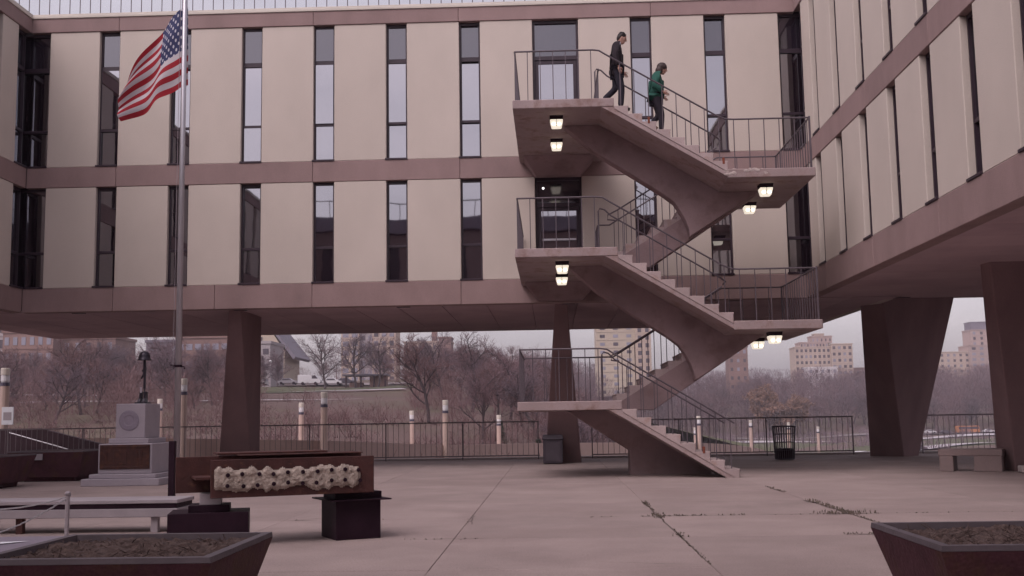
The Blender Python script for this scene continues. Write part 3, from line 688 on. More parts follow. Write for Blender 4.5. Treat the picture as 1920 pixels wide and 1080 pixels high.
# ------------------------------------------------------------------ planters
def planter(x0, y0, w, h, label, soil=True):
    t = thing('planter', label, 'planter', (x0+w/2, y0+w/2, 0), 0); a = w/2; c = a-0.16; e = a-0.055
    b = MB()
    q = lambda s: [(-s, -s), (s, -s), (s, s), (-s, s)]
    rings = [(c, 0.10), (c+(a-c)*0.33, 0.10+(h-0.13)*0.33), (c+(a-c)*0.66, 0.10+(h-0.13)*0.66), (a, h-0.03)]
    b.add([(x, y, z_) for r_, z_ in rings for x, y in q(r_)], [(3, 2, 1, 0)] + [(4*k_+i, 4*k_+(i+1) % 4, 4*k_+4+(i+1) % 4, 4*k_+4+i) for k_ in range(3) for i in range(4)])
    b.build('bowl', 'planter', t)
    MB().hexa(q(c-0.12), 0, q(c-0.10), 0.099).build('foot', 'planter', t, 0.01)
    vs = [(x, y, h-0.028) for x, y in q(a)] + [(x, y, h) for x, y in q(a-0.004)] + [(x, y, h) for x, y in q(e)] + [(x, y, h-0.12) for x, y in q(e-0.01)]
    fs = []
    for r in range(3):
        for i in range(4): fs.append((4*r+i, 4*r+(i+1) % 4, 4*r+4+(i+1) % 4, 4*r+4+i))
    MB().add(vs, fs).build('rim', 'planter_rim', t)
    if soil:
        n = 44; b = MB(); rnd = random.Random(int(x0*100)); vs = []
        hh = [[rnd.gauss(0, 0.011) for _ in range(n+1)] for _ in range(n+1)]
        lump = [(rnd.uniform(-e, e), rnd.uniform(-e, e), rnd.uniform(0.05, 0.14), rnd.uniform(-0.02, 0.028)) for _ in range(46)]
        for i in range(n+1):
            for j in range(n+1):
                x = -e+2*e*i/n; y = -e+2*e*j/n
                z = h-0.042+hh[i][j]+sum(l[3]*math.exp(-((x-l[0])**2+(y-l[1])**2)/l[2]**2) for l in lump)
                vs.append((x, y, min(z, h-0.012)))
        b.add(vs, [(i*(n+1)+j, (i+1)*(n+1)+j, (i+1)*(n+1)+j+1, i*(n+1)+j+1) for i in range(n) for j in range(n)])
        so = b.build('soil', 'soil', t); 
        b = MB()
        for _ in range(160):
            x, y = rnd.uniform(-e*0.95, e*0.95), rnd.uniform(-e*0.95, e*0.95); a_ = rnd.uniform(0, 6.28); l = rnd.uniform(0.02, 0.09)
            b.tube([(x, y, h-0.035), (x+l*math.cos(a_), y+l*math.sin(a_), h-0.035+rnd.uniform(0.0, 0.04))], 0.0028, 3)
        stuff(b.build('dead_stalks', 'soil', t))
        b = MB()
        for _ in range(14):
            x, y = rnd.uniform(-e*0.95, e*0.95), rnd.uniform(-e*0.95, e*0.95); r = rnd.uniform(0.006, 0.018)
            b.ball((x, y, h-0.05), r, r*0.8, r*0.7, 6, 4)
        stuff(b.build('pebbles', 'concrete_bench', t))
    return t
planter(-3.0, 5.68, 1.26, 0.62, 'dark tapered planter of bare soil at the bottom left corner')
planter(1.95, 5.80, 1.26, 0.62, 'dark tapered planter of bare soil at the bottom right corner')
planter(-12.45, 25.2, 1.75, 0.70, 'dark tapered planter left of the grey granite monument')
planter(-12.9, 22.3, 1.70, 0.68, 'dark tapered planter cut by the left picture edge')
MB().box(-0.14, 0.14, -0.02, 0.0, 0, 0.14).build('plaque', 'bench_pale', [o for o in bpy.data.objects if o.get('label', '').startswith('dark tapered planter left')][0], loc=(-0.18, -0.88, 0.50))
t = thing('covered_box', 'flat grey covered box with white sheets at the bottom left corner', 'box', (-3.70, 6.42, 0))
MB().hexa([(-0.5, -0.5), (0.5, -0.5), (0.5, 0.5), (-0.5, 0.5)], 0, [(-0.62, -0.62), (0.62, -0.62), (0.62, 0.62), (-0.62, 0.62)], 0.55).build('body', 'planter', t, 0.01)
MB().box(-0.63, 0.63, -0.63, 0.63, 0.552, 0.60).build('lid', 'granite_dark', t, 0.01)
tag(MB().add([(-3.62, 6.28, 0.606), (-3.50, 6.28, 0.606), (-3.16, 6.72, 0.606), (-3.40, 6.66, 0.606), (-3.58, 6.78, 0.606)], [(0, 1, 2, 3, 4)]).build('paper_sheet', 'paper'), 'white paper sheet lying on the grey covered box', 'paper')

# ------------------------------------------------------------------ low bench, chain barrier, black post
t = thing('low_bench', 'long low pale bench with a dark reveal at the left edge', 'bench', (-6.6, 13.3, 0))
MB().box(-2.6, 2.12, 0, 0.62, 0.345, 0.39).build('seat', 'bench_pale', t, 0.006)
MB().box(-2.6, 2.10, 0.015, 0.60, 0.288, 0.343).build('reveal', 'black_steel', t)
MB().box(-2.6, 2.12, 0.0, 0.60, 0.185, 0.286).build('apron', 'bench_pale', t, 0.006)
for x, m_ in ((1.78, 'bench_pale'), (0.14, 'rust_steel'), (-0.2, 'rust_steel'), (-1.6, 'bench_pale')): MB().box(x, x+0.085, 0.05, 0.13, 0, 0.184).build('leg', m_, t, 0.004)
t = thing('chain_stanchion', 'thin pale post with chains slung from it before the low bench', 'stanchion', (-5.42, 12.4, 0))
MB().tube([(0, 0, 0), (0, 0, 0.52)], 0.026, 8).build('post', 'bench_pale', t); MB().lathe([(0.09, 0), (0.09, 0.015), (0.03, 0.03)], n=12).build('base', 'bench_pale', t)
MB().ball((0, 0, 0.53), 0.035, 0.035, 0.03).build('finial', 'bench_pale', t, smooth=True)
def chain(name, p, q, sag):
    b = MB(); n = 26
    P = [Vector(p).lerp(Vector(q), i/n)+Vector((0, 0, -sag*4*(i/n)*(1-i/n))) for i in range(n+1)]
    for i in range(n):
        c = (P[i]+P[i+1])/2; d = (P[i+1]-P[i]); 
        b.tube([P[i]-d*0.15, c+Vector((0.012*(i % 2), 0.012*((i+1) % 2), 0)), P[i+1]+d*0.15], 0.009, 5)
    return b.build(name, 'silver', t)
chain('chain', (0, 0, 0.50), (-1.9, 0.1, 0.50), 0.14)
chain('chain', (0.03, 0, 0.51), (-0.75, -0.35, 0.10), 0.05)
b = tag(MB().box(-0.04, 0.04, -0.04, 0.04, 0, 1.06).build('black_post', 'black_steel', loc=(-5.0, 14.6, 0), bevel=0.006), 'slim black upright post in front of the flagpole', 'post')

# ------------------------------------------------------------------ memorial beam on two black pedestals
BX, BY, BR = -2.77, 11.95, R(23.9)
t = thing('memorial_beam', 'rusted steel beam with a pale crusted strip of bolt holes, laid on two pedestals', 'beam', (BX, BY, 0), BR)
MB().box(-0.87, 0.87, -0.02, 0.02, 0.51, 0.905).build('front_flange', 'rust_steel', t, 0.004)
MB().box(-1.18, 0.84, 0.44, 0.48, 0.55, 0.93).build('rear_flange', 'rust_steel', t, 0.004)
MB().box(-1.02, 0.82, 0.021, 0.439, 0.70, 0.73).build('web', 'rust_steel', t, 0.003)
MB().box(-0.75, 0.45, 0.40, 0.80, 0.945, 0.965).build('loose_plate', 'rust_steel', t, 0.003)
MB().box(-0.55, 0.80, 0.20, 0.62, 0.932, 0.944).build('loose_plate', 'rust_steel', t, 0.003)
# crusted strip: lumpy sheet with a ragged outline
rnd = random.Random(3); nx, nz = 150, 36; vs = []; keep = {}
from mathutils import noise as mnoise
def hgt(x, z):
    edge_b = 0.575+0.06*mnoise.noise((x*5.5, 1.3, 0))+0.035*mnoise.noise((x*15, 7, 0))
    edge_t = 0.815+0.055*mnoise.noise((x*5.0, 9.1, 0))+0.05*mnoise.noise((x*12, 3, 0))
    d = min(z-edge_b, edge_t-z, (x+0.845)*1.5, (0.73-x)*1.2-abs(z-0.70)*0.4)
    if d < 0: return None
    return min(0.038, 0.004+d*0.8) + 0.012*mnoise.noise((x*11, z*11, 2)) + 0.010*mnoise.noise((x*34, z*34, 5))
idx = {}; b = MB(); vs = []; fs = []
for i in range(nx+1):
    for j in range(nz+1):
        x = -0.86+1.62*i/nx; z = 0.50+0.38*j/nz; h_ = hgt(x, z)
        if h_ is not None: idx[i, j] = len(vs); vs.append((x, -0.022-max(0.002, h_), z))
for i in range(nx):
    for j in range(nz):
        q = [(i, j), (i+1, j), (i+1, j+1), (i, j+1)]
        if all(k_ in idx for k_ in q): fs.append(tuple(idx[k_] for k_ in q))
crust = b.add(vs, fs).build('crust', 'plaster', t, smooth=True)
hole = MB().lathe([(0.023, 0), (0.021, 0.012), (0.0, 0.014)], n=8).mesh('bolt_hole', 'black_steel')
for i in range(10):
    for z in (0.635, 0.745):
        x = -0.70+0.155*i+rnd.uniform(-0.012, 0.012)
        o = put('bolt_hole', hole, crust, (x, -0.062, z+0.002*i+rnd.uniform(-0.01, 0.01))); o.rotation_euler = (R(90), 0, 0)
def local(o, x, y): 
    p = Matrix.Rotation(BR, 3, 'Z') @ Vector((x, y, 0)); return (BX+p.x, BY+p.y, 0)
t = thing('pedestal', 'black steel box pedestal under the right end of the rusted beam', 'pedestal', local(t, 0.70, 0.34), BR+R(4))
MB().box(-0.25, 0.26, -0.26, 0.30, 0, 0.42).build('box', 'black_steel', t, 0.006); MB().box(-0.34, 0.36, -0.34, 0.38, 0.421, 0.435).build('top_plate', 'black_steel', t, 0.003)
MB().box(-0.24, 0.30, -0.18, 0.26, 0.436, 0.508).build('cradle', 'black_steel', t, 0.004)
t = thing('pedestal', 'black steel box pedestal under the left end of the rusted beam', 'pedestal', local(t, -0.82, 0.35), BR-R(10))
MB().box(-0.42, 0.40, -0.30, 0.30, 0, 0.36).build('box', 'black_steel', t, 0.006); MB().box(-0.22, 0.20, -0.20, 0.22, 0.361, 0.43).build('cradle', 'black_steel', t, 0.004); MB().box(-0.11, 0.11, -0.14, 0.18, 0.431, 0.548).build('spacer', 'bench_pale', t, 0.004)

# ------------------------------------------------------------------ granite monument with the bronze helmet, rifle and boots
t = thing('granite_monument', 'stepped grey granite monument with a bronze plaque on its front', 'monument', (-9.05, 24.1, 0))
def gb(name, m_, x0, x1, y0, y1, z0, z1, bv=0.012): return MB().box(x0+9.05, x1+9.05, y0-24.1, y1-24.1, z0, z1).build(name, m_, t, bv)
gb('base_step', 'granite', -9.88, -8.22, 23.2, 25.05, 0, 0.15); gb('base_step', 'granite', -9.76, -8.34, 23.32, 24.93, 0.151, 0.24)
gb('lower_block', 'granite', -9.62, -8.47, 23.45, 24.82, 0.241, 0.87); gb('upper_step', 'granite', -9.50, -8.64, 23.68, 24.78, 0.871, 0.98); gb('upper_block', 'granite', -9.40, -8.76, 23.80, 24.72, 0.981, 1.72)
o = gb('plaque', 'bronze_plate', -9.58, -8.51, 23.425, 23.449, 0.34, 0.85, 0.006)
def pl(name, x0, x1, z0, z1): put(name, MB().box(x0+9.05, x1+9.05, -0.686, -0.6755, z0, z1).mesh(name, 'bronze_plate', 0.003), o)
pl('relief_bar', -9.54, -8.55, 0.79, 0.82); pl('relief_bar', -9.54, -8.55, 0.37, 0.40); pl('relief_panel', -9.28, -9.0, 0.44, 0.74); pl('relief_column', -8.82, -8.77, 0.44, 0.74); pl('relief_column', -8.72, -8.67, 0.44, 0.74); pl('relief_column', -9.50, -9.42, 0.44, 0.74)
sd_ = MB().lathe([(0.22, 0), (0.22, 0.008), (0.19, 0.012), (0.12, 0.012), (0.10, 0.006), (0, 0.008)], n=32).mesh('carved_seal', 'granite_dark')
o = put('carved_seal', sd_, t, (-0.06, -0.301, 1.36)); o.rotation_euler = (R(90), 0, 0)
t = thing('battle_cross', 'dark bronze helmet on an upright rifle with boots, standing on the granite monument', 'statue', (-8.96, 24.2, 1.72))
MB().box(-0.15, 0.13, -0.13, 0.13, 0, 0.035).build('base', 'bronze', t, 0.01)
b = MB(); b.tube([(0.02, 0, 0.035), (0.02, 0, 0.35)], 0.013, 6); b.box(0.0, 0.045, -0.02, 0.02, 0.33, 0.62); b.box(-0.015, 0.05, -0.022, 0.022, 0.60, 0.78); b.tube([(-0.05, 0, 0.55), (-0.005, 0, 0.64)], 0.02, 6)
b.hexa([(-0.01, -0.02), (0.05, -0.02), (0.05, 0.02), (-0.01, 0.02)], 0.78, [(-0.005, -0.02), (0.03, -0.02), (0.03, 0.02), (-0.005, 0.02)], 0.99); b.tube([(-0.02, 0, 0.70), (-0.035, 0, 0.74)], 0.014, 5)
b.build('rifle', 'bronze', t)
b = MB()
for j in range(9): pass
prof = [(0.150, 0.955), (0.150, 0.965), (0.125, 0.985), (0.122, 1.04), (0.105, 1.10), (0.07, 1.14), (0.02, 1.152)]
b.lathe(prof, 0.01, 0, 18); b.build('helmet', 'bronze', t, smooth=True)
for sx in (-1, 1):
    b = MB(); b.hexa([(-0.05+0.05*sx, -0.12), (0.03+0.05*sx, -0.12), (0.03+0.05*sx, 0.08), (-0.05+0.05*sx, 0.08)], 0.036, [(-0.04+0.05*sx, -0.06), (0.02+0.05*sx, -0.06), (0.02+0.05*sx, 0.07), (-0.04+0.05*sx, 0.07)], 0.12)
    b.hexa([(-0.04+0.05*sx, -0.03), (0.02+0.05*sx, -0.03), (0.02+0.05*sx, 0.07), (-0.04+0.05*sx, 0.07)], 0.12, [(-0.035+0.05*sx, -0.02), (0.03+0.05*sx, -0.02), (0.03+0.05*sx, 0.07), (-0.035+0.05*sx, 0.07)], 0.27); b.build('boot', 'bronze', t, 0.01)
MB().box(-0.06, -0.015, -0.05, -0.045, 0.24, 0.36).build('tag', 'granite', t, 0.004)

# ------------------------------------------------------------------ flagpole and flag
PX, PY = -7.62, 22.5
t = thing('flagpole', 'tall silver flagpole rising out of the picture at left', 'flagpole', (PX, PY, 0))
MB().tube([(0, 0, 0), (0, 0, 7), (0, 0, 16)], 0.068, 12, 0.045).build('pole', 'silver', t, smooth=True)
MB().lathe([(0.17, 0), (0.17, 0.03), (0.10, 0.09), (0.075, 0.14)], n=16).build('base_flange', 'silver', t)
b = MB(); b.lathe([(0.078, 2.42), (0.078, 2.47)], n=12); b.tube([(-0.17, 0, 2.47), (0.12, 0, 2.43), (0.13, 0, 2.38)], 0.016, 6); b.build('cleat', 'black_steel', t)
MB().tube([(-0.095, -0.04, 2.45), (-0.085, -0.04, 9), (-0.07, -0.04, 15.9)], 0.005, 4).build('halyard', 'bench_pale', t)
MB().ball((0, 0, 16.1), 0.12, 0.12, 0.12).build('finial', 'silver', t, smooth=True)
# flag cloth: u runs from hoist to fly, v from bottom to top
def bez(P, s):
    P = [Vector(p) for p in P]
    while len(P) > 1: P = [P[i].lerp(P[i+1], s) for i in range(len(P)-1)]
    return P[0]
def curve(pts, s):
    n_ = len(pts)-1; k_ = min(int(s*n_), n_-1); f = s*n_-k_
    p0 = Vector(pts[max(k_-1, 0)]); p1 = Vector(pts[k_]); p2 = Vector(pts[k_+1]); p3 = Vector(pts[min(k_+2, n_)])
    return 0.5*((2*p1)+(p2-p0)*f+(2*p0-5*p1+4*p2-p3)*f*f+(3*p1-p0-3*p2+p3)*f**3)
K_ = 22.5/24.6
topc = [(-8.30, 10.92), (-8.62, 10.62), (-8.96, 10.22), (-9.32, 9.68), (-9.69, 9.04)]
botc = [(-8.27, 9.05), (-8.55, 8.84), (-8.90, 8.62), (-9.28, 8.36), (-9.62, 8.13)]
topc = [(x*K_, 1.3+(z-1.3)*K_) for x, z in topc]; botc = [(x*K_, 1.3+(z-1.3)*K_) for x, z in botc]
NU, NV = 72, 52; vs = []; uvs = []
for i in range(NU+1):
    for j in range(NV+1):
        u, v = i/NU, j/NV
        a = curve(topc, u); c = curve(botc, u); p = c.lerp(a, v)
        bul = -0.10*math.sin(math.pi*v)*u*u
        ph = (u*7.5 + v*2.2)
        yy = PY - 0.03 + u*(0.05+0.16*math.sin(ph*1.25+0.6)) + 0.07*u*math.sin(14*v+3*u) - 0.18*u*(1-v)
        xx = p.x + bul + 0.05*u*math.sin(ph*1.5)
        if u < 0.12: yy = PY + 0.10 - (u/0.12)*0.13; xx = p.x + 0.05*math.sin(math.pi*u/0.12)
        vs.append((xx-PX, yy-PY, p.y-9 + 0.02*u*math.sin(16*u+5*v))); uvs.append((u, v))
fs = [(i*(NV+1)+j, (i+1)*(NV+1)+j, (i+1)*(NV+1)+j+1, i*(NV+1)+j+1) for i in range(NU) for j in range(NV)]
me = bpy.data.meshes.new('flag'); me.from_pydata(vs, [], fs)
uvl = me.uv_layers.new(name='UVMap')
for lp in me.loops: uvl.data[lp.index].uv = uvs[lp.vertex_index]
for p in me.polygons: p.use_smooth = True
fm = bpy.data.materials.new('flag_cloth'); fm.use_nodes = True; n = fm.node_tree.nodes; l = fm.node_tree.links.new; pb = n['Principled BSDF']; pb.inputs['Roughness'].default_value = 0.85
def mth(op, a, b=None, c=None):
    q = n.new('ShaderNodeMath'); q.operation = op
    for i_, s_ in enumerate((a, b, c)):
        if s_ is None: continue
        if isinstance(s_, (int, float)): q.inputs[i_].default_value = s_
        else: l(s_, q.inputs[i_])
    return q.outputs[0]
uvn = n.new('ShaderNodeUVMap'); sp = n.new('ShaderNodeSeparateXYZ'); l(uvn.outputs[0], sp.inputs[0]); U_, V_ = sp.outputs[0], sp.outputs[1]
red = mth('LESS_THAN', mth('MODULO', mth('FLOOR', mth('MULTIPLY', V_, 13)), 2), 0.5)
canton = mth('MULTIPLY', mth('LESS_THAN', U_, 0.45), mth('GREATER_THAN', V_, 6/13))
cu = mth('MULTIPLY', U_, 11/0.4*0.5*2*0.5); cv = mth('MULTIPLY', mth('SUBTRACT', V_, 6/13), 9/(7/13)*0.5)
def dots(off):
    du = mth('SUBTRACT', mth('FRACT', mth('ADD', cu, off)), 0.5); dv = mth('SUBTRACT', mth('FRACT', mth('ADD', cv, off)), 0.5)
    return mth('LESS_THAN', mth('ADD', mth('MULTIPLY', du, du), mth('MULTIPLY', dv, dv)), 0.028)
star = mth('MAXIMUM', dots(0.0), dots(0.5))
def mixc(f, a, b):
    q = n.new('ShaderNodeMix'); q.data_type = 'RGBA'; l(f, q.inputs[0])
    for i_, s_ in ((6, a), (7, b)):
        if isinstance(s_, tuple): q.inputs[i_].default_value = (*s_, 1)
        else: l(s_, q.inputs[i_])
    return q.outputs[2]
fcol = mixc(canton, mixc(red, (0.55, 0.50, 0.53), (0.33, 0.014, 0.026)), mixc(star, (0.045, 0.05, 0.13), (0.60, 0.58, 0.64)))
l(fcol, pb.inputs['Base Color'])
tr = n.new('ShaderNodeBsdfTranslucent'); l(fcol, tr.inputs[0]); ms = n.new('ShaderNodeMixShader'); ms.inputs[0].default_value = 0.25
l(pb.outputs[0], ms.inputs[1]); l(tr.outputs[0], ms.inputs[2]); l(ms.outputs[0], n['Material Output'].inputs[0])
me.materials.append(fm)
flag = put('flag', me, None, (PX, PY, 9)); tag(flag, 'red and white striped flag with starred blue canton, drooping from the pole', 'flag')

# ------------------------------------------------------------------ far roads, lawns, path
mat('asphalt', (0.20, 0.165, 0.17), 0.9, 0.1, 0.1)
mat('pale_road', (0.42, 0.38, 0.40), 0.9, 0.1, 0.1)
def road(name, P, w, m, lift=0.3):
    P = smooth_pts([(x, y, 0) for x, y in P], 14); b = MB(); vs = []; n_ = len(P)
    for i, p in enumerate(P):
        d = (Vector(P[min(i+1, n_-1)])-Vector(P[max(i-1, 0)])).normalized(); nn = Vector((-d.y, d.x, 0))*w/2
        for s_ in (-1, 1):
            x, y = p[0]+s_*nn.x, p[1]+s_*nn.y; vs.append((x, y, terr(x, y)+lift))
    return struct(b.add(vs, [(2*i, 2*i+1, 2*i+3, 2*i+2) for i in range(n_-1)]).build(name, m))
road('path', [(-95, 186), (-60, 194), (-44, 202), (-28, 212)], 2.4, 'pale_road')
road('path', [(-75, 150), (-55, 158), (-42, 170), (-30, 176)], 1.6, 'pale_road')
road('park_road', [(-130, 246), (-70, 248), (-40, 251), (-10, 262)], 9, 'asphalt')
road('lawn', [(-80, 222), (-50, 226), (-22, 232)], 26, 'grass_dull', 0.15)
road('lawn', [(20, 250), (80, 280), (150, 320), (240, 340)], 110, 'grass_dull', 0.12)
road('road', [(10, 190), (40, 230), (75, 262), (120, 300), (190, 320)], 12, 'pale_road', 0.35)
road('road', [(15, 330), (80, 345), (140, 390), (220, 430)], 9, 'pale_road', 0.35)
road('road', [(10, 420), (90, 425), (170, 445), (260, 450)], 14, 'asphalt', 0.35)
road('road', [(60, 215), (90, 215), (120, 240)], 16, 'pale_road', 0.3)

# ------------------------------------------------------------------ far buildings
mat('far_tan', (0.42, 0.325, 0.27), 0.9, 0.08, 0.05); mat('far_pink', (0.36, 0.265, 0.24), 0.9, 0.08, 0.05)
mat('far_brick', (0.22, 0.135, 0.12), 0.9, 0.12, 0.08); mat('far_grey', (0.34, 0.30, 0.31), 0.9, 0.08, 0.05)
mat('far_yellow', (0.42, 0.345, 0.275), 0.9, 0.06, 0.05); mat('far_slate', (0.17, 0.15, 0.185), 0.85, 0.08, 0.1); mat('far_white', (0.60, 0.56, 0.57), 0.8, 0.05, 0.1)
mat('far_window', (0.06, 0.045, 0.06), 0.4, 0.3, 0.2); mat('far_window_pale', (0.22, 0.21, 0.26), 0.3, 0.2, 0.2)
def far_building(name, label, x, y, zb, blocks, cat='building', rz=0):
    """blocks: (x0,x1,depth,z0,z1,material,columns,rows,window w,h, pale share)"""
    t = thing(name, label, cat, (x, y, zb), rz)
    rnd_ = random.Random(int(x*7+y))
    for (x0, x1, dy, dep, z0, z1, m_, nc, nr, ww, wh, pale) in blocks:
        MB().box(x0-x, x1-x, dy, dy+dep, z0-zb, z1-zb).build('wall', m_, t)
        MB().box(x0-x-0.3, x1-x+0.3, dy-0.3, dy+dep+0.3, z1-zb+0.01, z1-zb+0.7).build('parapet', m_, t)
        if nc and nr:
            wm = MB().box(-ww/2, ww/2, -0.12, 0.1, 0, wh).mesh('window', 'far_window'); wp = MB().box(-ww/2, ww/2, -0.12, 0.1, 0, wh).mesh('window', 'far_window_pale')
            st = (x1-x0)/nc; sr = (z1-z0)/nr
            for c in range(nc):
                for r_ in range(nr):
                    put('window', wp if rnd_.random() < pale else wm, t, (x0-x+st*(c+0.5), dy, z0-zb+sr*r_+(sr-wh)*0.5))
            for r_ in range(nr): MB().box(x0-x-0.1, x1-x+0.1, dy-0.2, dy, z0-zb+sr*r_, z0-zb+sr*r_+0.35).build('sill_band', m_, t)
    return t
far_building('apartment_block', 'broad tan apartment block with a small penthouse, right of the staircase', 170, 700, 8,
    [(152.2, 174.3, 0, 16, 8, 41.5, 'far_tan', 8, 9, 1.5, 1.8, 0.2), (174.3, 187.3, -2, 16, 8, 43, 'far_tan', 4, 9, 1.7, 1.8, 0.45), (156, 173.5, 2, 14, 41.5, 44.5, 'far_pink', 9, 1, 0.9, 1.6, 0.3),
     (163.5, 176.5, 4, 10, 44.5, 48.4, 'far_pink', 5, 1, 0.9, 1.7, 0.3), (166, 172, 6, 6, 48.4, 50.0, 'far_tan', 0, 0, 1, 1, 0)])
far_building('white_house', 'white low building in front of the broad tan apartment block', 166, 680, 8, [(155, 173, 0, 12, 8, 28, 'far_white', 5, 5, 1.6, 2.0, 0.5)])
far_building('brick_house', 'low dark brick building beside the tan apartment block', 196, 715, 8, [(189, 204, 0, 12, 8, 28.5, 'far_brick', 4, 4, 1.3, 1.8, 0.3)])
far_building('apartment_tower', 'stepped tan apartment tower between the two right-hand piers', 295, 800, 8,
    [(262, 297, 0, 20, 8, 42, 'far_tan', 8, 9, 1.7, 1.8, 0.3), (296, 340, -3, 22, 8, 46.3, 'far_pink', 8, 10, 2.6, 1.8, 0.6), (299, 335, 2, 16, 46.3, 57.5, 'far_pink', 7, 3, 1.8, 2.0, 0.3), (300, 332, 4, 12, 57.5, 63.2, 'far_slate', 0, 0, 1, 1, 0)])
far_building('yellow_tower', 'pale yellow tower block behind the stairs, with bands of windows', 32, 500, 10,
    [(20.2, 38, 0, 16, 10, 60, 'far_yellow', 3, 14, 2.2, 1.4, 0.6), (38, 44.7, -2, 16, 10, 58, 'far_tan', 2, 14, 1.6, 1.9, 0.0)])
far_building('brick_tower', 'plain reddish tower block just right of the lower stair landing', 91.5, 550, 8, [(87, 96.5, 0, 10, 8, 33.6, 'far_brick', 3, 6, 1.2, 1.6, 0.4)])
far_building('twin_tower_block', 'tan tower block with pale bays cut off by the soffit', -74, 450, 12,
    [(-85.4, -78, 0, 14, 12, 52, 'far_tan', 2, 11, 2.4, 2.0, 0.9), (-78, -72.5, 2, 12, 12, 50, 'far_grey', 2, 11, 1.6, 2.0, 0.8), (-72.5, -63, -1, 14, 12, 52, 'far_tan', 3, 11, 1.8, 2.0, 0.8)])
far_building('long_office', 'long low tan building with a brown chimney on the skyline', -51, 460, 14,
    [(-61, -41.5, 0, 12, 14, 32.6, 'far_tan', 10, 5, 1.1, 1.6, 0.2), (-46.5, -41.4, -1, 10, 14, 34.2, 'far_brick', 0, 0, 1, 1, 0), (-49.8, -47.6, 3, 3, 30, 43, 'far_brick', 0, 0, 1, 1, 0)])
far_building('brick_apartments', 'dark brick apartment house with pale windows at the far left edge', -134, 280, 8,
    [(-152, -139, 0, 14, 8, 40, 'far_grey', 3, 8, 2.0, 2.2, 0.3), (-139, -126, -3, 14, 8, 24.5, 'far_brick', 6, 4, 1.1, 2.0, 0.8), (-126, -112, 2, 14, 8, 23.0, 'far_brick', 5, 4, 1.1, 2.0, 0.7)])
far_building('flat_roof_offices', 'flat-roofed reddish buildings on the skyline left of the tall pier', -88, 270, 9,
    [(-101, -92, 4, 14, 9, 21.2, 'far_slate', 3, 3, 1.6, 1.4, 0.3), (-92, -79, 0, 14, 9, 21.8, 'far_brick', 6, 3, 1.5, 1.5, 0.9), (-79, -70, 5, 14, 9, 20.5, 'far_grey', 4, 3, 1.4, 1.4, 0.3)])
t = thing('gabled_hall', 'pale gabled hall with a slate roof right of the left pier', 'building', (-83, 330, 10))
MB().prism_y([(-8, 0), (-8, 13), (-2.6, 21), (3.3, 12), (3.3, 0)], 0, 20).build('wall', 'far_yellow', t)
MB().add([(-2.8, -0.4, 21.5), (-2.2, -0.4, 21.5), (6.8, -0.4, 10.2), (6.0, -0.4, 9.6), (-2.8, 21, 21.5), (-2.2, 21, 21.5), (6.8, 21, 10.2), (6.0, 21, 9.6)], [(0, 3, 2, 1), (1, 2, 6, 5), (0, 4, 7, 3), (4, 5, 6, 7), (2, 3, 7, 6), (0, 1, 5, 4)]).build('roof', 'far_slate', t)
MB().box(-4.2, -3.4, -0.15, 0.1, 15, 16.4).build('window', 'far_window', t)
MB().box(-1.5, 0.5, 3, 5, 18, 22.5).build('chimney', 'far_white', t)
t = thing('park_pavilion', 'small open park pavilion with a dark flat roof on the hill', 'pavilion', (-40, 240, terr(-40, 240)))
MB().box(-4.8, 4.8, -3, 3, 2.5, 2.9).build('roof', 'far_slate', t, 0.05)
for x in (-4, -0.8, 2, 4.4): MB().box(x-0.15, x+0.15, -2.6, -2.3, 0, 2.5).build('pillar', 'dark_wall', t)
MB().box(0.9, 4.3, -1.5, 2.5, 0, 2.5).build('wall', 'far_brick', t); MB().box(-4, -1, 1.5, 2.5, 0, 1.2).build('counter', 'far_brick', t)
# park lamp post on the hill
t = thing('park_lamp', 'thin pale street lamp on the hill left of the pavilion', 'street lamp', (-60, 236, terr(-60, 236)))
MB().tube([(0, 0, 0), (0, 0, 5.5)], 0.12, 6).build('pole', 'bench_pale', t); MB().ball((0, 0, 5.7), 0.35, 0.35, 0.3).build('lantern', 'lamp_white', t)

# ------------------------------------------------------------------ parked vehicles far away
for nm, c in (('paint_white', (0.55, 0.53, 0.55)), ('paint_dark', (0.06, 0.05, 0.065)), ('paint_red', (0.28, 0.05, 0.04)), ('paint_grey', (0.24, 0.22, 0.24)), ('paint_orange', (0.5, 0.2, 0.08))): mat(nm, c, 0.35, 0.02, 1, spec=0.5)
def car_meshes(kind):
    if kind == 'van': prof = [(-2.5, 0.35), (-2.5, 2.2), (1.3, 2.2), (2.0, 1.3), (2.5, 1.1), (2.5, 0.35)]; glass = [(1.32, 2.05), (1.95, 1.35), (0.6, 1.35), (0.6, 2.05)]
    elif kind == 'bus': prof = [(-4.5, 0.4), (-4.5, 3.0), (4.0, 3.0), (4.5, 1.6), (4.5, 0.4)]; glass = [(-4.2, 2.7), (3.9, 2.7), (4.2, 1.7), (-4.2, 1.7)]
    else: prof = [(-2.2, 0.3), (-2.25, 0.85), (-1.6, 0.95), (-1.1, 1.42), (0.4, 1.45), (1.1, 0.98), (2.1, 0.85), (2.2, 0.3)]; glass = [(-1.0, 1.36), (0.35, 1.38), (0.9, 1.0), (-1.4, 1.0)]
    w = 1.2 if kind == 'bus' else 0.9
    ln = 3.0 if kind == 'bus' else 1.4
    return prof, glass, w, ln
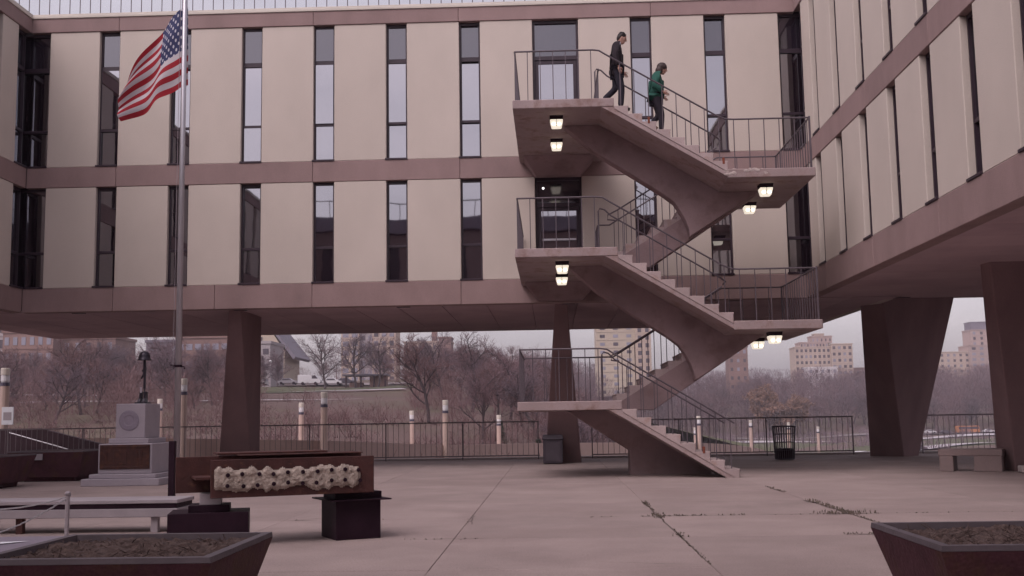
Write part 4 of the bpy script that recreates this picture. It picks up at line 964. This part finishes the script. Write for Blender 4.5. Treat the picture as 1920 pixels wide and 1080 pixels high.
def vehicle(kind, paint, x, y, rz, label, z=None):
    prof, glass, w, ln = car_meshes(kind)
    t = thing({'van': 'parked_van', 'bus': 'bus'}.get(kind, 'parked_car'), label, {'van': 'van', 'bus': 'bus'}.get(kind, 'car'), (x, y, terr(x, y)+0.3), rz, 'vehicles parked far beyond the fence')
    MB().prism_y(prof, -w, w).build('body', paint, t, 0.06)
    for s_ in (-1, 1): MB().prism_y(glass, s_*(w+0.005)-0.01, s_*(w+0.005)+0.01).build('window', 'far_window', t)
    for sx in (-1, 1):
        for sy in (-1, 1):
            o = put('wheel', MB().lathe([(0.33, -0.1), (0.33, 0.1)], n=12).mesh('wheel', 'black_steel'), t, (sx*ln, sy*(w-0.08), 0.33)); o.rotation_euler = (R(90), 0, 0)
vehicle('van', 'paint_white', -53.5, 245, 0.05, 'white van parked on the hill left of the pavilion')
vehicle('car', 'paint_white', -48.6, 246, 0, 'white car parked next to the white van on the hill')
vehicle('car', 'paint_dark', -45.8, 247, 0.0, 'dark car parked between white car and pavilion')
vehicle('car', 'paint_grey', -58.5, 246, 0, 'grey car parked left of the white van on the hill')
vehicle('car', 'paint_grey', -71.5, 249, 0, 'grey car parked just right of the left pier')
vehicle('car', 'paint_white', -66.0, 249, 0, 'pale car parked at the foot of the gabled hall')
vehicle('bus', 'paint_orange', 165, 452, 0.1, 'orange bus between the two right-hand piers')
xs_ = [128, 137, 143, 149, 155, 172, 179, 186]
lb_ = ['first', 'second', 'third', 'fourth', 'fifth', 'sixth', 'seventh', 'eighth']
for i, x in enumerate(xs_): vehicle('car', ('paint_white', 'paint_grey', 'paint_white', 'paint_white', 'paint_dark', 'paint_white', 'paint_grey', 'paint_white')[i], x, 447+i*0.4, 0.1, '%s car from the left parked on the far road at right' % lb_[i])
vehicle('car', 'paint_white', 62, 228, 0.5, 'white car on the pale road seen through the fence')
vehicle('car', 'paint_dark', 84, 262, 0.5, 'dark car on the pale road near the right pier')

# ------------------------------------------------------------------ bare trees
for nm, c in (('bark', (0.070, 0.052, 0.056)), ('twig', (0.152, 0.096, 0.106)), ('twig_red', (0.158, 0.092, 0.094)), ('leaf_orange', (0.225, 0.130, 0.092)), ('twig_grey', (0.145, 0.104, 0.122)), ('evergreen', (0.035, 0.042, 0.028))):
    mat(nm, c, 0.95, 0.22, 0.05)
def tree_meshes(seed, H=12, spread=0.55, twig='twig', leaves=None, dens=1.0):
    rnd_ = random.Random(seed); tb = MB(); tw = MB()
    def seg_tri(p, q, w):
        d = (q-p); s_ = d.cross(Vector((rnd_.uniform(-1, 1), rnd_.uniform(-1, 1), rnd_.uniform(-1, 1)))).normalized()*w
        tw.add([p-s_, p+s_, q], [(0, 1, 2)])
    def grow(p, d, L_, r, lev):
        n_ = 4 if lev < 2 else 3; pts = [p]; q = p
        for i in range(n_):
            d = (d + Vector((rnd_.gauss(0, 0.13), rnd_.gauss(0, 0.13), rnd_.gauss(0.05, 0.08)))).normalized(); q = q + d*(L_/n_); pts.append(q)
        if lev <= 2: tb.tube(pts, r, 6 if lev == 0 else (4 if lev == 1 else 3), r*0.45, cap=False)
        else:
            for a, b_ in zip(pts, pts[1:]): seg_tri(a, b_, r)
        if lev == 4: 
            if leaves:
                for _ in range(4):
                    c = pts[rnd_.randrange(1, len(pts))]; s_ = 0.2
                    a = Vector((rnd_.gauss(0, s_), rnd_.gauss(0, s_), rnd_.gauss(0, s_))); b_ = Vector((rnd_.gauss(0, s_), rnd_.gauss(0, s_), rnd_.gauss(0, s_))); leaves.add([c, c+a, c+b_], [(0, 1, 2)])
            return
        k_ = {0: 11, 1: 7, 2: 6, 3: 6}[lev]; k_ = max(3, int(k_*dens))
        for i in range(k_):
            f = (0.28 if lev == 0 else 0.2) + (0.8 if lev else 0.72)*(i+rnd_.random())/k_
            f = min(f, 1.0); base = pts[min(int(f*n_), n_-1)].lerp(pts[min(int(f*n_)+1, n_)], f*n_-int(f*n_))
            az = rnd_.uniform(0, 6.283) if lev else i*2.4+rnd_.uniform(-.4, .4)
            side = Vector((math.cos(az), math.sin(az), 0)); side = (side - d*side.dot(d)).normalized()
            nd = (d*rnd_.uniform(0.5, 0.95) + side*rnd_.uniform(0.6, 1.1)*(spread/0.55) + Vector((0, 0, 0.18))).normalized()
            nl = L_*rnd_.uniform(0.42, 0.62)*(1.15-0.45*f if lev == 0 else 1.0)
            grow(base, nd, nl, max(r*0.42, (0.035, 0.032, 0.030, 0.028)[lev]), lev+1)
    grow(Vector((0, 0, -0.5)), Vector((0, 0, 1)), H*0.72, H*0.021, 0)
    out = [('trunk', tb.mesh('trunk', 'bark')), ('crown', tw.mesh('crown', twig))]
    if leaves: out.append(('leaves', leaves.mesh('leaves', 'leaf_orange')))
    return out
TREES = [tree_meshes(1), tree_meshes(2, 12, 0.7, 'twig_grey'), tree_meshes(3, 12, 0.5, 'twig_red'), tree_meshes(4, 12, 0.62, 'twig'), tree_meshes(5, 12, 0.6, 'twig_grey')]
ORANGE = tree_meshes(11, 12, 0.75, 'twig_red', MB())
def tree(k, x, y, s_, label, group=None, rz=None, sz=1.0):
    t = thing('bare_tree', label, 'tree', (x, y, terr(x, y)-0.2), random.uniform(0, 6.28) if rz is None else rz, group)
    t.scale = (s_, s_, s_*sz)
    for nm, me_ in (ORANGE if k == 'o' else TREES[k]): put(nm, me_, t)
rt = random.Random(21)
GL = 'bare grey-brown tree in the wood on the slope beyond the fence'; GG = 'bare trees of the wood on the slope'
def px_x(px_, y): return (px_-1031)/2084*y
cnt = 0; tries = 0
while cnt < 125 and tries < 3000:
    tries += 1
    y = rt.uniform(85, 300); p = rt.uniform(-60, 1130)
    if 470 < p < 770 and y < 252: continue
    if p < 470 and y < 120 and rt.random() < 0.5: continue
    x = px_x(p, y); tree(rt.randrange(5), x, y, rt.uniform(0.5, 0.9)*(0.75+y/700)*(0.75 if y > 235 else 1.0), GL, GG, rt.uniform(0, 6.28), rt.uniform(0.85, 1.15)); cnt += 1
GL2 = 'bare grey-brown tree in the far wood on the bluff at right'; GG2 = 'bare trees of the far wood at right'
for i in range(165):
    y = rt.uniform(468, 680); p = rt.uniform(980, 1960); x = px_x(p, y)
    tree(rt.randrange(5), x, y, rt.uniform(0.95, 1.6), GL2, GG2, rt.uniform(0, 6.28), rt.uniform(0.85, 1.1))
# the rest of the far wood, too dense to tell single trees apart
lowt = []
for sd0 in (31, 32, 33):
    rnd_ = random.Random(sd0); bb = MB()
    for i in range(520):
        a_ = rnd_.uniform(0, 6.28); r_ = 4.2*math.sqrt(rnd_.random()); z_ = rnd_.uniform(2.0, 12.5); r_ *= math.sin(math.pi*min(1, max(0.12, (z_-1)/12.5)))**0.6
        q = Vector((r_*math.cos(a_), r_*math.sin(a_), z_)); e = q + Vector((math.cos(a_)*0.6, math.sin(a_)*0.6, rnd_.uniform(0.3, 1.3)))*rnd_.uniform(0.8, 1.8); s_ = Vector((rnd_.gauss(0, 1), rnd_.gauss(0, 1), 0)).normalized()*rnd_.uniform(0.02, 0.07)
        bb.add([q-s_, q+s_, e], [(0, 1, 2)])
    bb.tube([(0, 0, -0.5), (0, 0, 8)], 0.22, 4, 0.06); lowt.append(bb)
bb = MB()
for i in range(620):
    y = rt.uniform(455, 760); p = rt.uniform(960, 1990); x = px_x(p, y); L0 = rt.choice(lowt); s_ = rt.uniform(0.9, 1.5); z_ = terr(x, y); ca, sa = math.cos(i), math.sin(i)
    bb.add([(x+s_*(v[0]*ca-v[1]*sa), y+s_*(v[0]*sa+v[1]*ca), z_+s_*v[2]) for v in L0.v], L0.f)
stuff(bb.build('far_wood', 'twig'), 'hazy mass of bare wood on the far bluff at right', 'wood')
bb = MB()
for i in range(520):
    y = rt.uniform(105, 330); p = rt.uniform(-80, 1150); x = px_x(p, y)
    if 470 < p < 770 and y < 256: continue
    if 470 < p < 860 and y > 240 and rt.random() < 0.7: continue
    L0 = rt.choice(lowt); s_ = rt.uniform(0.18, 0.52)*(0.6+min(y, 230)/330); z_ = terr(x, y)-0.4; ca, sa = math.cos(i), math.sin(i)
    bb.add([(x+s_*(v[0]*ca-v[1]*sa), y+s_*(v[0]*sa+v[1]*ca), z_+s_*v[2]) for v in L0.v], L0.f)
stuff(bb.build('hillside_wood', 'twig_red'), 'mass of bare undergrowth between the hillside trees', 'wood')
tree('o', 86, 448, 1.75, 'rust-orange leaved tree below the broad tan apartment block'); tree('o', 97, 452, 1.4, 'smaller rust-orange leaved tree right of the other orange tree')
tree(1, -41.0, 232, 1.15, 'dark spreading bare tree right beside the park pavilion'); tree(3, -46.5, 228, 1.1, 'dark bare tree in front of the white car on the hill'); tree(0, -37, 236, 1.05, 'bare tree over the right end of the pavilion roof')
# evergreen near the low buildings and two by the walkway
def conifer(x, y, h, label):
    t = thing('evergreen_tree', label, 'tree', (x, y, terr(x, y)-0.1)); rnd_ = random.Random(int(x*10)); b = MB()
    MB().tube([(0, 0, 0), (0, 0, h*0.95)], h*0.02, 6, 0.02).build('trunk', 'bark', t)
    for i in range(900):
        f = rnd_.random()**0.8; z = h*(0.06+0.94*f); r = h*0.24*(1-f)*rnd_.uniform(0.3, 1.1)+0.05; a = rnd_.uniform(0, 6.283)
        c = Vector((r*math.cos(a), r*math.sin(a), z)); d = Vector((math.cos(a), math.sin(a), -0.35)); s_ = Vector((-math.sin(a), math.cos(a), 0))*0.045*h
        b.add([c-s_*0.5, c+s_*0.5, c+d*0.075*h], [(0, 1, 2)])
    b.build('crown', 'evergreen', t)
conifer(-0.9, 70, 2.6, 'small dark evergreen behind the lowest stair landing'); conifer(-3.8, 82, 2.4, 'small dark evergreen left of the lowest stair landing'); conifer(-63, 240, 7, 'dark evergreen near the park lamp on the hill')
# brush on the slope: reads as one mass
b = MB(); rnd = random.Random(5)
for i in range(1500):
    y = rnd.uniform(46, 170); p = rnd.uniform(-60, 1330) if y > 60 else rnd.uniform(-60, 1150); x = px_x(p, y)
    if mnoise.noise((x*0.06, y*0.05, 3)) < -0.05: continue
    if 480 < p < 770 and y > 118 and rnd.random() < 0.85: continue
    z = terr(x, y)-0.1; hh = rnd.uniform(0.6, 2.4)*(0.7+y/150)
    for _ in range(9):
        d = Vector((rnd.gauss(0, 0.55), rnd.gauss(0, 0.55), 1)).normalized(); q = Vector((x+rnd.gauss(0, 0.25), y+rnd.gauss(0, 0.25), z)); e = q+d*hh*rnd.uniform(0.5, 1)
        s_ = Vector((0.010+y*0.00012, 0, 0)); b.add([q-s_, q+s_, e], [(0, 1, 2)])
        for _ in range(9):
            m_ = q.lerp(e, rnd.uniform(0.3, 1.0)); f = m_+Vector((rnd.gauss(0, 0.4), rnd.gauss(0, 0.4), rnd.uniform(-0.1, 0.5)))*hh*0.5
            b.add([m_-s_*0.6, m_+s_*0.6, f], [(0, 1, 2)])
stuff(b.build('brush', 'twig_red'), 'brown bare brush covering the slope beyond the walkway', 'brush')
b = MB()
for i in range(1500):
    y = rnd.uniform(150, 460); p = rnd.uniform(1000, 1960); x = px_x(p, y)
    if y < 440 and rnd.random() < 0.92: continue
    z = terr(x, y)
    for _ in range(14):
        q = Vector((x+rnd.gauss(0, 1.5), y+rnd.gauss(0, 1), z)); e = q+Vector((rnd.gauss(0, 0.8), rnd.gauss(0, 0.8), rnd.uniform(1, 4))); s_ = Vector((0.09, 0, 0)); b.add([q-s_, q+s_, e], [(0, 1, 2)])
stuff(b.build('far_brush', 'twig_grey'), 'grey brush along the foot of the far wood at right', 'brush')

# ------------------------------------------------------------------ people on the top flight
mat('skin', (0.42, 0.24, 0.19), 0.55, 0.03, 3); mat('hair_dark', (0.020, 0.012, 0.012), 0.6, 0.2, 20); mat('hair_brown', (0.038, 0.021, 0.02), 0.6, 0.2, 20)
mat('suit', (0.015, 0.008, 0.013), 0.85, 0.15, 6); mat('suit_trouser', (0.014, 0.011, 0.021), 0.85, 0.15, 6); mat('shirt', (0.45, 0.42, 0.48), 0.8, 0.03, 3)
mat('green_jacket', (0.013, 0.082, 0.062), 0.8, 0.18, 9); mat('black_cloth', (0.016, 0.011, 0.02), 0.85, 0.15, 6); mat('shoe', (0.012, 0.009, 0.012), 0.4, 0.1, 5); mat('shoe_tan', (0.30, 0.17, 0.13), 0.5, 0.1, 5)
def skin_mesh(name, V_, E_, rad, root=0, sub=2):
    me_ = bpy.data.meshes.new(name); me_.from_pydata(V_, E_, []); o = bpy.data.objects.new(name, me_); col.objects.link(o)
    o.modifiers.new('s', 'SKIN'); sv = me_.skin_vertices[0].data
    for i, r_ in enumerate(rad): sv[i].radius = r_ if isinstance(r_, tuple) else (r_, r_); sv[i].use_root = (i == root)
    o.modifiers.new('d', 'SUBSURF').levels = sub
    dg = bpy.context.evaluated_depsgraph_get(); dg.update()
    out = bpy.data.meshes.new_from_object(o.evaluated_get(dg)); bpy.data.objects.remove(o)
    return out
def from_parts(name, meshes, m_):
    bm = bmesh.new()
    for q in meshes: bm.from_mesh(q)
    me_ = bpy.data.meshes.new(name); bm.to_mesh(me_); bm.free(); me_.materials.clear(); me_.materials.append(MATS[m_])
    for p in me_.polygons: p.use_smooth = True
    return me_
def person(loc, label, J, cloth):
    """J: joints in metres, x = walking direction, y = to the person's left, z up"""
    t = thing('person', label, 'person', loc)
    names = list(J); ix = {n_: i for i, n_ in enumerate(names)}; P = [J[n_] for n_ in names]
    links = [('pelvis', 'belly'), ('belly', 'chest'), ('chest', 'neck'), ('neck', 'headbase')]
    for s_ in 'lr': links += [('pelvis', s_+'hip'), (s_+'hip', s_+'knee'), (s_+'knee', s_+'ankle'), (s_+'ankle', s_+'toe'), ('chest', s_+'sho'), (s_+'sho', s_+'elb'), (s_+'elb', s_+'wri')]
    rad0 = dict(pelvis=0.12, belly=0.11, chest=0.125, neck=0.055, headbase=0.055)
    for s_ in 'lr': rad0.update({s_+'hip': 0.09, s_+'knee': 0.055, s_+'ankle': 0.036, s_+'toe': 0.028, s_+'sho': 0.06, s_+'elb': 0.042, s_+'wri': 0.028})
    body = skin_mesh('body', P, [(ix[a], ix[b_]) for a, b_ in links], [rad0[n_] for n_ in names], ix['pelvis'], 1)
    hd = MB(); hb = Vector(J['headbase']); tilt = Matrix.Rotation(cloth['bow'], 3, 'Y'); hc = hb + tilt @ Vector((0.03, 0, 0.09))
    hd.ball(hc, 0.098, 0.075, 0.122, 14, 10, tilt)
    hd.ball(hc+tilt @ Vector((0.035, 0, -0.075)), 0.055, 0.05, 0.05, 10, 7, tilt)          # jaw
    hd.ball(hc+tilt @ Vector((0.104, 0, -0.012)), 0.018, 0.012, 0.024, 8, 6, tilt)          # nose
    hd.ball(hc+tilt @ Vector((0.088, 0, -0.062)), 0.010, 0.022, 0.008, 8, 5, tilt)          # mouth
    for s_ in (-1, 1): hd.ball(hc+tilt @ Vector((-0.005, s_*0.076, -0.005)), 0.02, 0.010, 0.03, 8, 6, tilt)
    for s_ in 'lr':                                                                          # hands
        w = Vector(J[s_+'wri']); e = Vector(J[s_+'elb']); d = (w-e).normalized(); sd2 = Vector((1, 0, 0)); sd2 = (sd2-d*sd2.dot(d)).normalized(); pn = d.cross(sd2)
        hd.ball(w+d*0.045, 0.036, 0.02, 0.05, 8, 6, Matrix((sd2, pn, d)).transposed())
        for i, L_ in enumerate((0.065, 0.078, 0.072, 0.056)):
            o_ = w+d*0.08+sd2*(0.026-0.017*i); hd.tube([o_, o_+d*L_*0.55-pn*0.008, o_+d*L_-pn*0.026], 0.0085, 5, 0.006)
        o_ = w+d*0.03+sd2*0.03; hd.tube([o_, o_+d*0.03+sd2*0.022, o_+d*0.06+sd2*0.026], 0.010, 5, 0.007)
    put('body', from_parts('body', [body, hd.mesh('h')], 'skin'), t)
    eyes = MB()
    for s_ in (-1, 1): eyes.ball(hc+tilt @ Vector((0.088, s_*0.032, 0.012)), 0.009, 0.012, 0.007, 6, 5)
    put('eyes', eyes.mesh('eyes', 'hair_dark'), t)
    hr = MB()
    for dx, dz, rx, ry, rz_ in cloth['hair']: hr.ball(hc+tilt @ Vector((dx, 0, dz)), rx, ry, rz_, 14, 9, tilt)
    rh = random.Random(4)
    for _ in range(90):
        a, b_ = rh.uniform(0, 6.28), rh.uniform(0.05, 1.0); p = Vector((-0.015+0.10*math.cos(a)*math.sin(b_*1.5), 0.085*math.sin(a)*math.sin(b_*1.5), 0.03+0.105*math.cos(b_*1.5)))
        if p.x > 0.06 and p.z < 0.09: continue
        p0 = hc+tilt @ p; hr.tube([p0, p0+(tilt @ (p.normalized()*0.022+Vector((-0.01, 0, -cloth.get('fall', 0.01)))))], 0.009, 4, 0.003)
    put('hair', from_parts('hair', [hr.mesh('h')], cloth['haircol']), t)
    # trousers
    tn = ['pelvis', 'lhip', 'lknee', 'lankle', 'rhip', 'rknee', 'rankle']; tp = [J[q] for q in tn]; tl = [(0, 1), (1, 2), (2, 3), (0, 4), (4, 5), (5, 6)]
    put('trousers', from_parts('trousers', [skin_mesh('trousers', tp, tl, [0.145, 0.108, 0.078, 0.066 if cloth['wide'] else 0.05, 0.108, 0.078, 0.066 if cloth['wide'] else 0.05], 0, 2)], cloth['trouser']), t)
    # jacket
    hem = tuple(Vector(J['pelvis'])+Vector((cloth.get('hemx', -0.01), 0, cloth['hem'])))
    jn = [hem, J['pelvis'], J['belly'], J['chest'], tuple(Vector(J['chest']).lerp(Vector(J['neck']), 0.7)), J['lsho'], J['lelb'], tuple(Vector(J['lelb']).lerp(Vector(J['lwri']), 0.97)), J['rsho'], J['relb'], tuple(Vector(J['relb']).lerp(Vector(J['rwri']), 0.97))]
    jl = [(0, 1), (1, 2), (2, 3), (3, 4), (3, 5), (5, 6), (6, 7), (3, 8), (8, 9), (9, 10)]
    put('jacket', from_parts('jacket', [skin_mesh('jacket', jn, jl, cloth['jr'], 2, 2)], cloth['jacket']), t)
    if cloth.get('collar'):
        nk = Vector(J['neck']); put('collar', from_parts('collar', [MB().tube([nk+Vector((0, 0, -0.03)), nk+Vector((0.012, 0, 0.045))], 0.072, 12, 0.064).mesh('c')], 'shirt'), t)
    for s_ in 'lr':
        a = Vector(J[s_+'ankle']); b_ = Vector(J[s_+'toe']); q = MB(); d = (b_-a); 
        q.tube([a+Vector((-0.05, 0, -0.035)), a+Vector((0.0, 0, -0.03)), a.lerp(b_, 0.6)+Vector((0, 0, -0.0)), b_+d.normalized()*0.05], 0.05, 8, 0.036)
        put('shoe', from_parts('shoe', [q.mesh('shoe')], cloth['shoe']), t)
    return t
# man: right foot planted a step down, left foot still on the landing behind
JM = dict(pelvis=(-0.06, 0, 0.94), belly=(-0.06, 0, 1.12), chest=(-0.05, 0, 1.36), neck=(-0.02, 0, 1.53), headbase=(0.01, 0, 1.59),
          rhip=(-0.05, -0.09, 0.90), rknee=(0.03, -0.10, 0.49), rankle=(0.0, -0.10, 0.085), rtoe=(0.15, -0.11, 0.04),
          lhip=(-0.06, 0.09, 0.90), lknee=(-0.09, 0.10, 0.55), lankle=(-0.36, 0.10, 0.31), ltoe=(-0.24, 0.10, 0.225),
          rsho=(-0.07, -0.19, 1.45), relb=(-0.10, -0.25, 1.17), rwri=(-0.03, -0.25, 0.95), lsho=(-0.04, 0.19, 1.45), lelb=(-0.03, 0.25, 1.18), lwri=(0.10, 0.23, 0.98))
person((1.62, 23.72, 8.05-RISE), 'person in a dark suit stepping down from the top landing, head bowed', JM,
       dict(bow=R(24), hair=[(-0.02, 0.045, 0.098, 0.084, 0.088), (-0.055, 0.0, 0.062, 0.078, 0.09)], haircol='hair_dark', wide=True, trouser='suit_trouser', jacket='suit', hem=-0.19, collar=True, shoe='shoe',
            jr=[0.185, 0.185, 0.165, 0.17, 0.085, 0.098, 0.078, 0.06, 0.098, 0.078, 0.06]))
JW = dict(pelvis=(-0.07, 0, 0.86), belly=(-0.05, 0, 1.02), chest=(-0.05, 0, 1.22), neck=(0.0, 0, 1.37), headbase=(0.03, 0, 1.42),
          rhip=(-0.07, -0.08, 0.82), rknee=(0.03, -0.09, 0.44), rankle=(0.02, -0.09, 0.08), rtoe=(0.14, -0.09, 0.035),
          lhip=(-0.07, 0.08, 0.82), lknee=(0.0, 0.09, 0.48), lankle=(-0.19, 0.09, 0.27), ltoe=(-0.09, 0.09, 0.205),
          rsho=(-0.06, -0.16, 1.30), relb=(-0.11, -0.22, 1.05), rwri=(0.07, -0.20, 0.93), lsho=(-0.04, 0.16, 1.30), lelb=(-0.06, 0.22, 1.06), lwri=(0.08, 0.17, 0.93))
person((2.47, 23.74, 8.05-RISE*4), 'person in a green jacket and black trousers walking down ahead of the other', JW,
       dict(bow=R(20), hair=[(-0.02, 0.03, 0.115, 0.098, 0.108), (-0.045, -0.05, 0.092, 0.098, 0.11)], haircol='hair_brown', fall=0.04, wide=False, trouser='black_cloth', jacket='green_jacket', hem=-0.04, hemx=0.03, shoe='shoe_tan',
            jr=[0.215, 0.20, 0.185, 0.175, 0.085, 0.10, 0.092, 0.072, 0.10, 0.092, 0.072]))

# ------------------------------------------------------------------ the air: even pale haze round the whole place
hz = bpy.data.materials.new('haze_air'); hz.use_nodes = True; n = hz.node_tree.nodes; n.clear()
o_ = n.new('ShaderNodeOutputMaterial'); pv = n.new('ShaderNodeVolumePrincipled'); pv.inputs['Color'].default_value = (0.92, 0.86, 0.94, 1); pv.inputs['Density'].default_value = 0.0003
hz.node_tree.links.new(pv.outputs[0], o_.inputs['Volume'])
hb_ = MB().box(-2200, 2200, -1000, 3000, -10.0, 72).mesh('haze'); hb_.materials.append(hz)
stuff(put('haze', hb_), 'thin pale haze over the far wood and buildings', 'haze')
